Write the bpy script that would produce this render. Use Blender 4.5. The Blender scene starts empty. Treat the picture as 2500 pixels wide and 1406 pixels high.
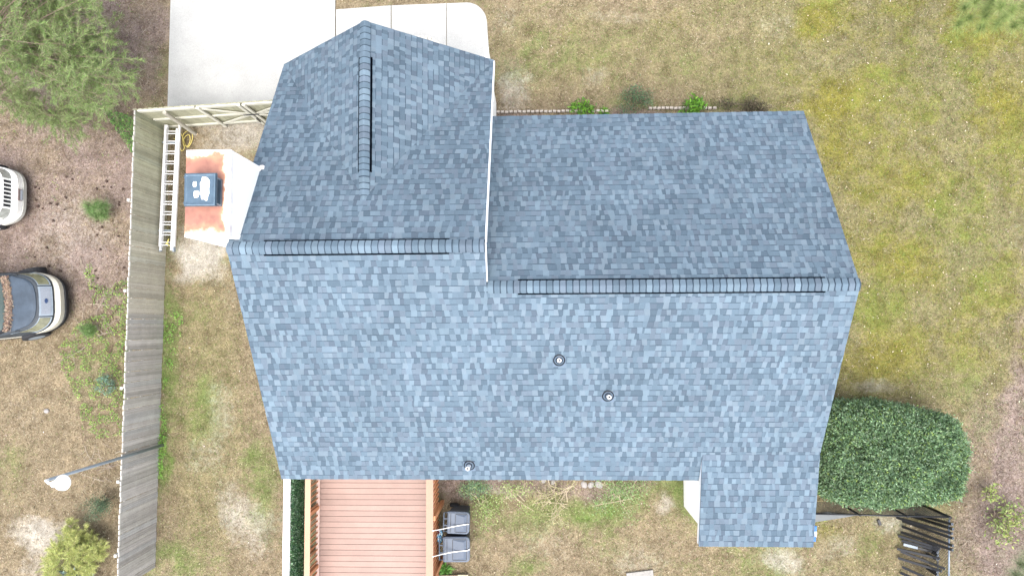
import bpy, math, random
import numpy as np
from mathutils import Matrix, Vector, noise

# ---------------------------------------------------------------- camera, world, sun, exposure
S = bpy.context.scene
H, FPX = 20.0, 1667.0
CA, CB = 0.0566, 0.039
cd = bpy.data.cameras.new('camera'); cam = bpy.data.objects.new('camera', cd); S.collection.objects.link(cam)
cam.matrix_world = Matrix.Translation((0, 0, H)) @ Matrix.Rotation(CA, 4, 'X') @ Matrix.Rotation(CB, 4, 'Y')
cd.sensor_width = 36; cd.lens = 36 * FPX / 2500; cd.clip_end = 500; cd.clip_start = .1
S.camera = cam
S.render.resolution_x, S.render.resolution_y = 1024, 575
SUN_EL, SUN_AZ = math.radians(69), math.radians(176)      # azimuth clockwise from +Y (image up)
W = bpy.data.worlds.new('World'); S.world = W; W.use_nodes = True
nt = W.node_tree; nt.nodes.clear()
bg = nt.nodes.new('ShaderNodeBackground'); wo = nt.nodes.new('ShaderNodeOutputWorld'); sk = nt.nodes.new('ShaderNodeTexSky')
sk.sky_type = 'NISHITA'; sk.sun_disc = False; sk.sun_elevation = SUN_EL; sk.sun_rotation = SUN_AZ
sk.air_density = 1.0; sk.dust_density = 3.5; sk.ozone_density = .6
hs = nt.nodes.new('ShaderNodeHueSaturation'); hs.inputs['Saturation'].default_value = .45   # thin even cloud greys the sky
nt.links.new(sk.outputs[0], hs.inputs['Color']); nt.links.new(hs.outputs[0], bg.inputs[0]); bg.inputs[1].default_value = .15; nt.links.new(bg.outputs[0], wo.inputs[0])
sl = bpy.data.lights.new('sun', 'SUN'); sl.energy = 1.1; sl.angle = math.radians(60); sl.color = (1, .95, .88)
sun = bpy.data.objects.new('sun', sl); S.collection.objects.link(sun)
sd = Vector((math.sin(SUN_AZ) * math.cos(SUN_EL), math.cos(SUN_AZ) * math.cos(SUN_EL), math.sin(SUN_EL)))
sun.rotation_euler = sd.to_track_quat('Z', 'Y').to_euler()
S.view_settings.view_transform = 'Standard'; S.view_settings.look = 'None'
S.view_settings.exposure = 1.82; S.view_settings.gamma = 1

# ---------------------------------------------------------------- helpers
R = random.Random(7); NR = np.random.default_rng(7)
def P(px, py, z=0.0):
    """world point at height z seen at photo pixel (px,py)"""
    d = cam.matrix_world.to_3x3() @ Vector(((px - 1250) / FPX, (703 - py) / FPX, -1))
    t = (H - z) / -d.z
    return Vector((d.x * t, d.y * t, z))
def meta(o, label=None, cat=None, group=None, kind=None):
    if label: o['label'] = label
    if cat: o['category'] = cat
    if group: o['group'] = group
    if kind: o['kind'] = kind
    return o
def empty(name, loc=(0, 0, 0), rz=0, label=None, cat=None, group=None):
    o = bpy.data.objects.new(name, None); S.collection.objects.link(o)
    o.location = loc; o.rotation_euler = (0, 0, rz); return meta(o, label, cat, group)
def copy_tree(o, parent=None):
    c = o.copy(); S.collection.objects.link(c); c.parent = parent
    for ch in list(o.children): copy_tree(ch, c)
    return c
class MB:
    def __init__(s): s.v = []; s.f = []; s.c = []
    def face(s, pts, col=(1, 1, 1)):
        n = len(s.v); s.v += [tuple(p) for p in pts]; s.f.append(tuple(range(n, n + len(pts)))); s.c.append(col); return s
    def hexa(s, b, t, col=(1, 1, 1)):
        s.face(b[::-1], col); s.face(t, col); n = len(b)
        for i in range(n):
            j = (i + 1) % n; s.face([b[i], b[j], t[j], t[i]], col)
        return s
    def box(s, x0, x1, y0, y1, z0, z1, col=(1, 1, 1)):
        b = [(x0, y0, z0), (x1, y0, z0), (x1, y1, z0), (x0, y1, z0)]
        return s.hexa(b, [(x, y, z1) for x, y, _ in b], col)
    def prism(s, poly, z0, z1, col=(1, 1, 1)):
        return s.hexa([(p[0], p[1], z0) for p in poly], [(p[0], p[1], z1) for p in poly], col)
    def extr(s, poly3, d, col=(1, 1, 1)):
        d = Vector(d); return s.hexa([tuple(Vector(p)) for p in poly3], [tuple(Vector(p) + d) for p in poly3], col)
    def bar(s, a, b, w, h, col=(1, 1, 1), up=(0, 0, 1)):
        a = Vector(a); b = Vector(b); d = (b - a).normalized(); u = Vector(up)
        if abs(d.dot(u)) > .98: u = Vector((0, 1, 0))
        r = d.cross(u).normalized(); u = r.cross(d)
        q = [r * sx * w / 2 + u * sy * h / 2 for sx, sy in ((-1, -1), (1, -1), (1, 1), (-1, 1))]
        return s.hexa([a + k for k in q], [b + k for k in q], col)
    def tube(s, pts, rad, n=6, col=(1, 1, 1), cap=True):
        pts = [Vector(p) for p in pts]
        if not hasattr(rad, '__len__'): rad = [rad] * len(pts)
        base = len(s.v); pu = None
        for i, p in enumerate(pts):
            d = (pts[min(i + 1, len(pts) - 1)] - pts[max(i - 1, 0)]).normalized()
            u = pu if pu is not None else (Vector((0, 0, 1)) if abs(d.z) < .9 else Vector((1, 0, 0)))
            r = d.cross(u)
            if r.length < 1e-4: r = d.cross(Vector((0, 1, .1)))
            r.normalize(); u = r.cross(d).normalized(); pu = u
            for k in range(n):
                a = 2 * math.pi * k / n; s.v.append(tuple(p + (r * math.cos(a) + u * math.sin(a)) * rad[i]))
        for i in range(len(pts) - 1):
            for k in range(n):
                j = (k + 1) % n
                s.f.append((base + i * n + k, base + i * n + j, base + (i + 1) * n + j, base + (i + 1) * n + k)); s.c.append(col)
        if cap:
            s.f.append(tuple(base + k for k in range(n))[::-1]); s.c.append(col)
            s.f.append(tuple(base + (len(pts) - 1) * n + k for k in range(n))); s.c.append(col)
        return s
    def lathe(s, prof, c=(0, 0, 0), n=24, col=(1, 1, 1)):
        base = len(s.v); cx, cy, cz = c
        for r, z in prof:
            for k in range(n):
                a = 2 * math.pi * k / n; s.v.append((cx + r * math.cos(a), cy + r * math.sin(a), cz + z))
        for i in range(len(prof) - 1):
            for k in range(n):
                j = (k + 1) % n
                s.f.append((base + i * n + k, base + i * n + j, base + (i + 1) * n + j, base + (i + 1) * n + k)); s.c.append(col)
        return s
    def loft(s, rings, capt=True, capb=False, col=(1, 1, 1)):
        base = len(s.v); n = len(rings[0])
        for r in rings: s.v += [tuple(p) for p in r]
        for i in range(len(rings) - 1):
            for k in range(n):
                j = (k + 1) % n
                s.f.append((base + i * n + k, base + i * n + j, base + (i + 1) * n + j, base + (i + 1) * n + k)); s.c.append(col)
        if capt: s.f.append(tuple(base + (len(rings) - 1) * n + k for k in range(n))); s.c.append(col)
        if capb: s.f.append(tuple(base + k for k in range(n))[::-1]); s.c.append(col)
        return s
    def build(s, name, m, parent=None, smooth=False, bevel=0):
        me = bpy.data.meshes.new(name); me.from_pydata(s.v, [], s.f)
        ca = me.color_attributes.new('col', 'FLOAT_COLOR', 'CORNER')
        arr = np.ones((len(me.loops), 4), np.float32); cnt = np.array([len(f) for f in s.f])
        if len(s.c): arr[:, :3] = np.repeat(np.array(s.c, np.float32), cnt, axis=0)
        ca.data.foreach_set('color', arr.ravel())
        me.materials.append(m)
        if smooth: me.polygons.foreach_set('use_smooth', [True] * len(me.polygons))
        o = bpy.data.objects.new(name, me); S.collection.objects.link(o); o.parent = parent
        if bevel:
            b = o.modifiers.new('bevel', 'BEVEL'); b.width = bevel; b.segments = 2; b.limit_method = 'ANGLE'
        return o
def fast(name, V, k, col, m, parent=None):
    """V: (N*k,3) vertices, every k of them one face; col (N,3)"""
    V = np.asarray(V, np.float32).reshape(-1, 3); n = len(V) // k
    me = bpy.data.meshes.new(name); me.vertices.add(len(V)); me.vertices.foreach_set('co', V.ravel())
    me.loops.add(n * k); me.loops.foreach_set('vertex_index', np.arange(n * k, dtype=np.int32))
    me.polygons.add(n); me.polygons.foreach_set('loop_start', np.arange(0, n * k, k, dtype=np.int32))
    try: me.polygons.foreach_set('loop_total', np.full(n, k, np.int32))
    except Exception: pass
    me.update(calc_edges=True)
    ca = me.color_attributes.new('col', 'FLOAT_COLOR', 'CORNER')
    arr = np.ones((n * k, 4), np.float32); arr[:, :3] = np.repeat(np.asarray(col, np.float32), k, axis=0)
    ca.data.foreach_set('color', arr.ravel()); me.materials.append(m)
    o = bpy.data.objects.new(name, me); S.collection.objects.link(o); o.parent = parent
    return o
def unit(a): return a / np.maximum(np.linalg.norm(a, axis=1, keepdims=True), 1e-6)
def leafV(C, D, L, Wd, N=None):
    """rhombic leaves: centres C, direction D, length L, width Wd"""
    n = len(C); D = unit(D); rnd = NR.normal(size=(n, 3)) if N is None else N
    S_ = unit(np.cross(D, rnd)); L = np.broadcast_to(L, n)[:, None]; Wd = np.broadcast_to(Wd, n)[:, None]
    return np.stack([C - D * L / 2, C + S_ * Wd / 2, C + D * L / 2, C - S_ * Wd / 2], 1).reshape(-1, 3)
def bladeV(B, D, L, Wd, N=None):
    n = len(B); D = unit(D); rnd = NR.normal(size=(n, 3)) if N is None else N
    S_ = unit(np.cross(D, rnd)); L = np.broadcast_to(L, n)[:, None]; Wd = np.broadcast_to(Wd, n)[:, None]
    return np.stack([B - S_ * Wd / 2, B + S_ * Wd / 2, B + D * L], 1).reshape(-1, 3)
def pal(cols, n, jit=.18, w=None):
    c = np.array(cols)[NR.choice(len(cols), n, p=w)]
    return np.clip(c * (1 + NR.normal(0, jit, (n, 1))) * (1 + NR.normal(0, .05, (n, 3))), .003, .95)

# ---------------------------------------------------------------- materials
def mat(name, base=(.5, .5, .5), rough=.7, attr=False, var=.25, scale=6, fine=0, fscale=80, metal=0, bump=0, bscale=60, spec=.3, trans=0, coat=0, ramp=None):
    m = bpy.data.materials.new(name); m.use_nodes = True; t = m.node_tree; n = t.nodes; l = t.links; b = n['Principled BSDF']
    b.inputs['Roughness'].default_value = rough; b.inputs['Metallic'].default_value = metal
    b.inputs['Specular IOR Level'].default_value = spec; b.inputs['Coat Weight'].default_value = coat
    tc = n.new('ShaderNodeTexCoord'); src = None
    if attr:
        a = n.new('ShaderNodeAttribute'); a.attribute_name = 'col'
        mx = n.new('ShaderNodeMix'); mx.data_type = 'RGBA'; mx.blend_type = 'MULTIPLY'; mx.inputs[0].default_value = 1
        l.new(a.outputs['Color'], mx.inputs[6]); mx.inputs[7].default_value = (*base, 1); src = mx.outputs[2]
    else:
        c = n.new('ShaderNodeRGB'); c.outputs[0].default_value = (*base, 1); src = c.outputs[0]
    def mod(src, sc, amt, det=5):
        nz = n.new('ShaderNodeTexNoise'); nz.inputs['Scale'].default_value = sc; nz.inputs['Detail'].default_value = det; nz.inputs['Roughness'].default_value = .65
        l.new(tc.outputs['Object'], nz.inputs['Vector'])
        mr = n.new('ShaderNodeMapRange'); mr.inputs[1].default_value = .25; mr.inputs[2].default_value = .75
        mr.inputs[3].default_value = 1 - amt; mr.inputs[4].default_value = 1 + amt; l.new(nz.outputs[0], mr.inputs[0])
        vm = n.new('ShaderNodeVectorMath'); vm.operation = 'SCALE'; l.new(src, vm.inputs[0]); l.new(mr.outputs[0], vm.inputs['Scale'])
        return vm.outputs[0], nz
    nz = None
    if var: src, nz = mod(src, scale, var)
    if fine: src, nz = mod(src, fscale, fine, 2)
    l.new(src, b.inputs['Base Color'])
    if bump:
        nb = n.new('ShaderNodeTexNoise'); nb.inputs['Scale'].default_value = bscale; nb.inputs['Detail'].default_value = 4
        l.new(tc.outputs['Object'], nb.inputs['Vector'])
        bp = n.new('ShaderNodeBump'); bp.inputs['Strength'].default_value = bump; bp.inputs['Distance'].default_value = .02
        l.new(nb.outputs[0], bp.inputs['Height']); l.new(bp.outputs[0], b.inputs['Normal'])
    if trans:
        b.inputs['Subsurface Weight'].default_value = 0
        tr = n.new('ShaderNodeBsdfTranslucent'); ms = n.new('ShaderNodeMixShader'); ms.inputs[0].default_value = trans
        l.new(src, tr.inputs[0]); l.new(b.outputs[0], ms.inputs[1]); l.new(tr.outputs[0], ms.inputs[2])
        l.new(ms.outputs[0], n['Material Output'].inputs[0])
    return m
M = dict(
    shingle=mat('shingle', (1, 1, 1), .9, True, .13, .7, .18, 120, bump=.25, bscale=200, spec=.15),
    white=mat('white_siding', (.93, .92, .90), .5, var=.03, scale=2),
    trim=mat('white_trim', (.82, .84, .87), .4, var=.04),
    soffit=mat('soffit', (.6, .6, .6), .6),
    black=mat('black_plastic', (.012, .014, .018), .5, var=.1),
    board=mat('weathered_wood', (1, 1, 1), .85, True, .14, 3, .16, 40, bump=.2, bscale=30),
    deck=mat('painted_deck', (1, 1, 1), .6, True, .09, 1.8, .08, 50),
    alu=mat('aluminium', (.6, .6, .6), .5, metal=.1, var=.08, spec=.5),
    leaf=mat('foliage', (1, 1, 1), .6, True, .0, trans=.3, spec=.25),
    ventblk=mat('vent_gap_black', (.002, .003, .005), .9, var=0, spec=.0),
    bark=mat('bark', (.17, .13, .10), .9, var=.3, scale=10, bump=.4),
    blade=mat('grass_blade', (1, 1, 1), .75, True, 0, trans=.2, spec=.1),
    stone=mat('pale_stone', (.235, .225, .21), .85, var=.2, scale=12, bump=.3),
    litter=mat('leaf_litter', (1, 1, 1), .85, True, 0),
    pvc=mat('white_pvc', (.8, .8, .8), .4, var=.03),
    boot=mat('boot', (1, 1, 1), .45, True, .1),
    rubber=mat('rubber_boot', (.12, .15, .19), .55, var=.1),
    bin=mat('grey_bin_plastic', (.062, .080, .112), .5, var=.12, scale=5, fine=.05, spec=.4),
    bindark=mat('bin_shell_plastic', (.03, .038, .052), .5, var=.12),
    tyre=mat('tyre_rubber', (.02, .021, .024), .8),
    glass=mat('car_glass', (.06, .085, .08), .08, var=0, spec=.6),
    cord=mat('cord', (.75, .74, .7), .7, var=.05),
    ycord=mat('yellow_cord', (.62, .52, .16), .7, var=.05),
    fenceblk=mat('black_powder_coat', (.012, .013, .016), .4, var=.1, spec=.4),
    railgrey=mat('grey_steel', (.16, .19, .23), .35, metal=.4, var=.1),
    pole=mat('pole_metal', (.22, .26, .3), .5, metal=.3, var=.15),
    lampwhite=mat('white_enamel', (.85, .86, .86), .3, var=.03),
)

# ---------------------------------------------------------------- ground
def ground():
    xs = np.concatenate([[-150, -90, -55, -35, -24], np.arange(-18.5, 18.6, .11), [24, 35, 55, 90, 150]])
    ys = np.concatenate([[-150, -90, -55, -35, -20], np.arange(-10.5, 12.6, .11), [18, 35, 55, 90, 150]])
    X, Y = np.meshgrid(xs, ys); nx, ny = len(xs), len(ys)
    # pixel coordinates of each ground point are only used to look up where the photo shows each kind of cover
    Mi = np.array(cam.matrix_world.to_3x3().inverted())
    D = np.stack([X.ravel(), Y.ravel(), np.full(X.size, -H)], 1) @ Mi.T
    px = 1250 + FPX * D[:, 0] / -D[:, 2]; py = 703 - FPX * D[:, 1] / -D[:, 2]
    nz = np.array([noise.fractal((a * .55, b * .55, 3), 1, 2, 4) for a, b in zip(X.ravel(), Y.ravel())])
    nz2 = np.array([noise.fractal((a * 1.7, b * 1.7, 9), 1, 2, 3) for a, b in zip(X.ravel(), Y.ravel())])
    jx = px + nz2 * 28; jy = py + nz * 28
    ch = dict(olive=np.zeros(X.size), green=np.zeros(X.size), moss=np.zeros(X.size), sand=np.zeros(X.size), straw=np.zeros(X.size))
    def sp(k, x, y, rx, ry, a=1, e=1.6):
        d = ((jx - x) / rx) ** 2 + ((jy - y) / ry) ** 2
        ch[k] = np.clip(ch[k] + a * np.exp(-d ** e), 0, 1)
    # brown pine straw: left of the wooden fence, far right strip
    ch['straw'] += np.clip((345 - jx) / 20, 0, 1) * np.clip((840 - jy) / 130, .12, 1) * np.clip(.8 + .5 * nz, .3, 1)
    edge = 2440 - 60 * np.clip((py - 900) / 400, -1, 1) + 70 * np.clip((420 - py) / 300, 0, 1)
    ch['straw'] += np.clip((jx - edge) / 45, 0, .95) * np.clip(py / 300, 0, 1)
    sp('straw', 1120, 1195, 80, 45, .9); sp('straw', 1350, 1190, 330, 28, .8); sp('straw', 1150, 230, 110, 110, .0)
    sp('straw', 1400, 275, 480, 14, .9); sp('straw', 2380, 1320, 90, 110, .7); sp('straw', 1245, 190, 30, 60, .6)
    sp('straw', 370, 110, 45, 160, .9); sp('straw', 2400, 1100, 60, 160, .6)
    # moss, mostly right lawn
    lawn = np.clip((jx - 1700) / 400, 0, 1) * np.clip((1000 - jy) / 150, 0, 1)
    ch['moss'] = np.clip(lawn * (.42 + .55 * nz + .5 * nz2), 0, 1)
    for x, y, rx, ry, a in ((2020, 250, 70, 60, .8), (1990, 60, 60, 40, .6), (2380, 60, 70, 70, .7), (2440, 250, 60, 80, .6), (2240, 640, 90, 60, .5), (2140, 900, 110, 70, .5), (2040, 380, 50, 60, .5), (2030, 1300, 40, 30, .6), (1640, 50, 60, 40, .3), (1380, 85, 30, 20, .4), (2240, 460, 90, 60, .3)):
        sp('moss', x, y, rx, ry, a)
    ch['olive'] = np.clip((jx - 1500) / 500, 0, 1) * np.clip((1100 - jy) / 200, .35, 1) + np.clip(.5 * nz + .25, 0, .6) * (px > 1180)
    sp('olive', 500, 1000, 110, 500, .75); sp('olive', 30, 1150, 60, 90, .5); sp('olive', 1400, 120, 260, 140, .45)
    # green grass
    ch['green'] += np.clip((.1 + .4 * nz2 + .45 * nz), 0, 1) * (px > 330) * .8
    for x, y, rx, ry, a in ((1450, 1242, 110, 42, .85), (1560, 1200, 80, 30, .4), (1690, 1260, 50, 40, .4), (1300, 1270, 60, 50, .5), (1180, 1270, 60, 60, .35), (1690, 1190, 40, 70, .4), (1880, 1370, 140, 60, .4), (410, 850, 30, 200, .75), (400, 1120, 20, 80, .9), (500, 1010, 60, 90, .5), (640, 1180, 50, 150, .5), (440, 1380, 60, 60, .5), (1300, 1370, 60, 40, .35), (1480, 1340, 70, 50, .3), (2350, 560, 160, 200, .25), (1260, 180, 60, 60, .4), (1350, 130, 80, 60, .25), (2300, 180, 160, 150, .2), (2130, 750, 120, 80, .25), (240, 900, 90, 110, .35), (30, 1120, 30, 60, .4), (1730, 260, 90, 20, .4), (1560, 250, 80, 24, .4), (2400, 1010, 60, 60, .3)):
        sp('green', x, y, rx, ry, a)
    # pale sand, bare spots
    for x, y, rx, ry, a in ((590, 320, 110, 70, .95), (500, 610, 80, 60, .9), (480, 660, 60, 40, .5), (1255, 215, 45, 50, .6), (110, 1310, 60, 40, .9), (50, 1280, 40, 30, .5), (540, 1000, 40, 90, .4), (620, 1290, 60, 70, .6), (560, 1230, 40, 60, .5), (1905, 1370, 60, 35, .8), (2180, 1285, 60, 30, .6), (1620, 1235, 30, 25, .7), (2130, 940, 60, 20, .6), (1890, 60, 50, 50, .3), (180, 560, 120, 110, .35), (600, 720, 80, 50, .25), (1560, 1370, 90, 50, .35), (1240, 50, 40, 50, .3), (500, 1120, 60, 60, .35), (1330, 1320, 80, 60, .25), (60, 1000, 60, 60, .2), (1450, 190, 40, 20, .35), (1225, 1210, 40, 15, .5), (2490, 560, 30, 60, .3), (2050, 1330, 60, 40, .4), (1500, 40, 130, 25, .3), (90, 1380, 60, 40, .5)):
        sp('sand', x, y, rx, ry, a)
    ch = {k: np.clip(v, 0, 1) for k, v in ch.items()}
    Z = .018 * nz * (np.abs(X.ravel()) < 18)
    co = np.stack([X.ravel(), Y.ravel(), Z - .01], 1).astype(np.float32)
    idx = np.arange(nx * ny).reshape(ny, nx)
    F = np.stack([idx[:-1, :-1], idx[:-1, 1:], idx[1:, 1:], idx[1:, :-1]], -1).reshape(-1, 4).astype(np.int32)
    me = bpy.data.meshes.new('ground'); me.vertices.add(len(co)); me.vertices.foreach_set('co', co.ravel())
    me.loops.add(F.size); me.loops.foreach_set('vertex_index', F.ravel()); me.polygons.add(len(F))
    me.polygons.foreach_set('loop_start', np.arange(0, F.size, 4, dtype=np.int32))
    me.update(calc_edges=True); me.polygons.foreach_set('use_smooth', [True] * len(F))
    ca = me.color_attributes.new('cover', 'FLOAT_COLOR', 'POINT')
    ca.data.foreach_set('color', np.stack([ch['green'], ch['moss'], ch['sand'], np.ones_like(px)], 1).astype(np.float32).ravel())
    cb = me.color_attributes.new('straw', 'FLOAT_COLOR', 'POINT')
    cb.data.foreach_set('color', np.stack([ch['straw'], ch['olive'], ch['straw'], np.ones_like(px)], 1).astype(np.float32).ravel())
    # material
    m = bpy.data.materials.new('yard_ground'); m.use_nodes = True; t = m.node_tree; n = t.nodes; l = t.links; b = n['Principled BSDF']
    b.inputs['Roughness'].default_value = .95; b.inputs['Specular IOR Level'].default_value = .1
    tc = n.new('ShaderNodeTexCoord')
    def NZ(sc, det=6, ro=.7):
        z = n.new('ShaderNodeTexNoise'); z.inputs['Scale'].default_value = sc; z.inputs['Detail'].default_value = det; z.inputs['Roughness'].default_value = ro
        l.new(tc.outputs['Object'], z.inputs['Vector']); return z.outputs[0]
    def RAMP(f, stops):
        r = n.new('ShaderNodeValToRGB'); l.new(f, r.inputs[0]); e = r.color_ramp.elements
        while len(e) < len(stops): e.new(.5)
        for i, (p, c) in enumerate(stops): e[i].position = p; e[i].color = (*c, 1)
        return r.outputs[0]
    def MIX(f, a, c, mode='MIX'):
        x = n.new('ShaderNodeMix'); x.data_type = 'RGBA'; x.blend_type = mode
        if isinstance(f, float): x.inputs[0].default_value = f
        else: l.new(f, x.inputs[0])
        l.new(a, x.inputs[6]); l.new(c, x.inputs[7]); return x.outputs[2]
    def MASK(chan, sharp=2.2):
        # break the mask edge with mid-size noise
        ad = n.new('ShaderNodeMath'); ad.operation = 'ADD'; l.new(chan, ad.inputs[0])
        s_ = n.new('ShaderNodeMath'); s_.operation = 'MULTIPLY_ADD'; l.new(NZ(7, 6, .75), s_.inputs[0]); s_.inputs[1].default_value = 1.5; s_.inputs[2].default_value = -.95
        l.new(s_.outputs[0], ad.inputs[1])
        mr = n.new('ShaderNodeMapRange'); mr.inputs[1].default_value = .0; mr.inputs[2].default_value = 1 / sharp * 1.9; l.new(ad.outputs[0], mr.inputs[0])
        return mr.outputs[0]
    fine = NZ(26, 6, .8); mid = NZ(3.1, 5); vf = NZ(75, 3, .8)
    dry = RAMP(fine, [(.3, (.07, .05, .03)), (.46, (.155, .122, .078)), (.58, (.22, .18, .12)), (.75, (.33, .285, .205))])
    grn = RAMP(fine, [(.3, (.045, .065, .016)), (.5, (.105, .15, .04)), (.72, (.17, .23, .075))])
    mos = RAMP(fine, [(.3, (.065, .06, .012)), (.5, (.145, .132, .026)), (.72, (.21, .195, .06))])
    snd = RAMP(fine, [(.3, (.187, .170, .140)), (.5, (.306, .285, .246)), (.72, (.425, .404, .365))])
    stw = RAMP(fine, [(.28, (.075, .055, .05)), (.45, (.165, .127, .112)), (.58, (.235, .188, .168)), (.76, (.37, .32, .295))])
    dryo = RAMP(fine, [(.3, (.05, .05, .02)), (.5, (.145, .130, .062)), (.75, (.235, .215, .115))])
    tint = RAMP(NZ(2.2, 5, .7), [(.34, (.68, .66, .63)), (.5, (1.02, 1.02, 1.02)), (.68, (1.32, 1.3, 1.28))])
    A = n.new('ShaderNodeAttribute'); A.attribute_name = 'cover'; sep = n.new('ShaderNodeSeparateColor'); l.new(A.outputs['Color'], sep.inputs[0])
    B = n.new('ShaderNodeAttribute'); B.attribute_name = 'straw'
    sb = n.new('ShaderNodeSeparateColor'); l.new(B.outputs['Color'], sb.inputs[0])
    c = MIX(MASK(sb.outputs[1]), dry, dryo); c = MIX(MASK(sb.outputs[0]), c, stw); c = MIX(MASK(sep.outputs[1]), c, mos)
    c = MIX(MASK(sep.outputs[0]), c, grn); c = MIX(MASK(sep.outputs[2]), c, snd)
    g = RAMP(vf, [(.3, (.35, .35, .35)), (.5, (1, 1, 1)), (.72, (1.25, 1.25, 1.25))])
    c = MIX(1.0, c, g, 'MULTIPLY'); c = MIX(1.0, c, tint, 'MULTIPLY')
    l.new(c, b.inputs['Base Color'])
    bp = n.new('ShaderNodeBump'); bp.inputs['Strength'].default_value = .5; bp.inputs['Distance'].default_value = .03
    l.new(fine, bp.inputs['Height']); l.new(bp.outputs[0], b.inputs['Normal'])
    me.materials.append(m)
    o = bpy.data.objects.new('ground', me); S.collection.objects.link(o); o['kind'] = 'structure'
    return X, Y, ch, px, py
GX, GY, GCH, GPX, GPY = ground()

# ---------------------------------------------------------------- driveway
def driveway():
    con = mat('concrete', (.335, .335, .322), .85, var=.16, scale=.7, fine=.13, fscale=45, bump=.08)
    mb = MB()
    def poly(pp): return [P(x, y, .03) for x, y in pp]
    mb.prism([tuple(p)[:2] for p in poly([(421, -160), (408, 300), (818, 300), (818, -160)])], -.06, .035)
    def slab(pp): mb.prism([tuple(p)[:2] for p in poly(pp)], -.06, .03)
    slab([(820.5, 24), (820.5, 300), (954, 300), (954, 14)])
    slab([(956, 14), (956, 300), (1089.5, 300), (1089.5, 9)])
    arc = [(1091, 9), (1091, 300), (1208, 300), (1197, 165), (1190, 75)]
    for k in range(0, 9):
        a = k / 8 * math.pi / 2; arc.append((1140 + 49 * math.cos(a), 58 - 51 * math.sin(a)))
    slab(arc)
    o = mb.build('driveway', con); o['kind'] = 'structure'
    # hairline crack and dark spots as thin raised tar-like deposits
    mb = MB(); pts = []; x = 560
    while x < 818:
        pts.append(P(x, 52 + (x - 560) * .12 + 3 * math.sin(x * .09) + R.uniform(-1.5, 1.5), .0362)); x += R.uniform(5, 11)
    for a, b_ in zip(pts, pts[1:]):
        mb.bar(a, b_, .008, .001)
    for x0, y0, dx, n_ in ((470, 210, 9, 14), (1000, 60, -3, 10)):
        q = [P(x0 + dx * k, y0 - 4 * k + R.uniform(-4, 4), .0362) for k in range(n_)]
        for a, b_ in zip(q, q[1:]): mb.bar(a, b_, .005, .001)
    for k in range(60):
        q = P(R.uniform(425, 815), R.uniform(0, 255), .0365); mb.bar(q, q + Vector((R.uniform(-.03, .03), R.uniform(-.03, .03), 0)) + Vector((.01, 0, 0)), .02, .002)
    mb.build('driveway_crack', mat('crack', (.3, .29, .28), .9)).__setitem__('kind', 'structure')
driveway()

# ---------------------------------------------------------------- house
TH = .0076
XL, XM, XR = -6.6638, -1.1234, 6.8561
YR2, ZR2, T = .8657, 5.1995, .5974
YF, YB, Y1, YG = 5.497, -3.8814, 1.7133, 6.9473
ZG, XG, TE, YK, YE, XE = 5.0085, (XL + XM) / 2, .2475, -3.1625, -5.561, 4.0079
zb = lambda y: ZR2 - T * (YR2 - y)
Z1 = zb(Y1); z1f = lambda y: Z1 - T * (y - Y1); zf2 = lambda y: ZR2 - T * (y - YR2)
ZE = z1f(YG); TG = (ZG - ZE) / (XM - XG); YV = Y1 + (Z1 - ZG) / T
ZK = zb(YK); zex = lambda y: ZK - TE * (YK - y)
house = empty('house', (0, 0, 0), TH, 'white single-storey house under blue-grey shingled gable roofs with a white chimney box', 'house')
def HL(v):   # world -> house local
    c, s = math.cos(TH), math.sin(TH); return Vector((c * v.x + s * v.y, -s * v.x + c * v.y, v.z))
LIGHT = [(0.1092, 0.1515, 0.1890), (0.1040, 0.1434, 0.1820), (0.1155, 0.1525, 0.1880)]
MID = [(0.0861, 0.1212, 0.1560), (0.0809, 0.1162, 0.1500), (0.0924, 0.1212, 0.1550)]
DARK = [(0.0651, 0.0939, 0.1230), (0.0619, 0.0899, 0.1190), (0.0693, 0.0929, 0.1220)]
def clip(poly, cp):
    for i in range(len(cp)):
        a, b = cp[i], cp[(i + 1) % len(cp)]; out = []
        def side(p): return (b[0] - a[0]) * (p[1] - a[1]) - (b[1] - a[1]) * (p[0] - a[0])
        for j in range(len(poly)):
            p, q = poly[j], poly[(j + 1) % len(poly)]; sp_, sq = side(p), side(q)
            if sp_ >= 0: out.append(p)
            if (sp_ > 1e-9 and sq < -1e-9) or (sp_ < -1e-9 and sq > 1e-9):
                k = sp_ / (sp_ - sq); out.append(tuple(p[m] + (q[m] - p[m]) * k for m in range(3)))
        poly = out
        if len(poly) < 3: return []
    return poly
EXP = .155
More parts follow.
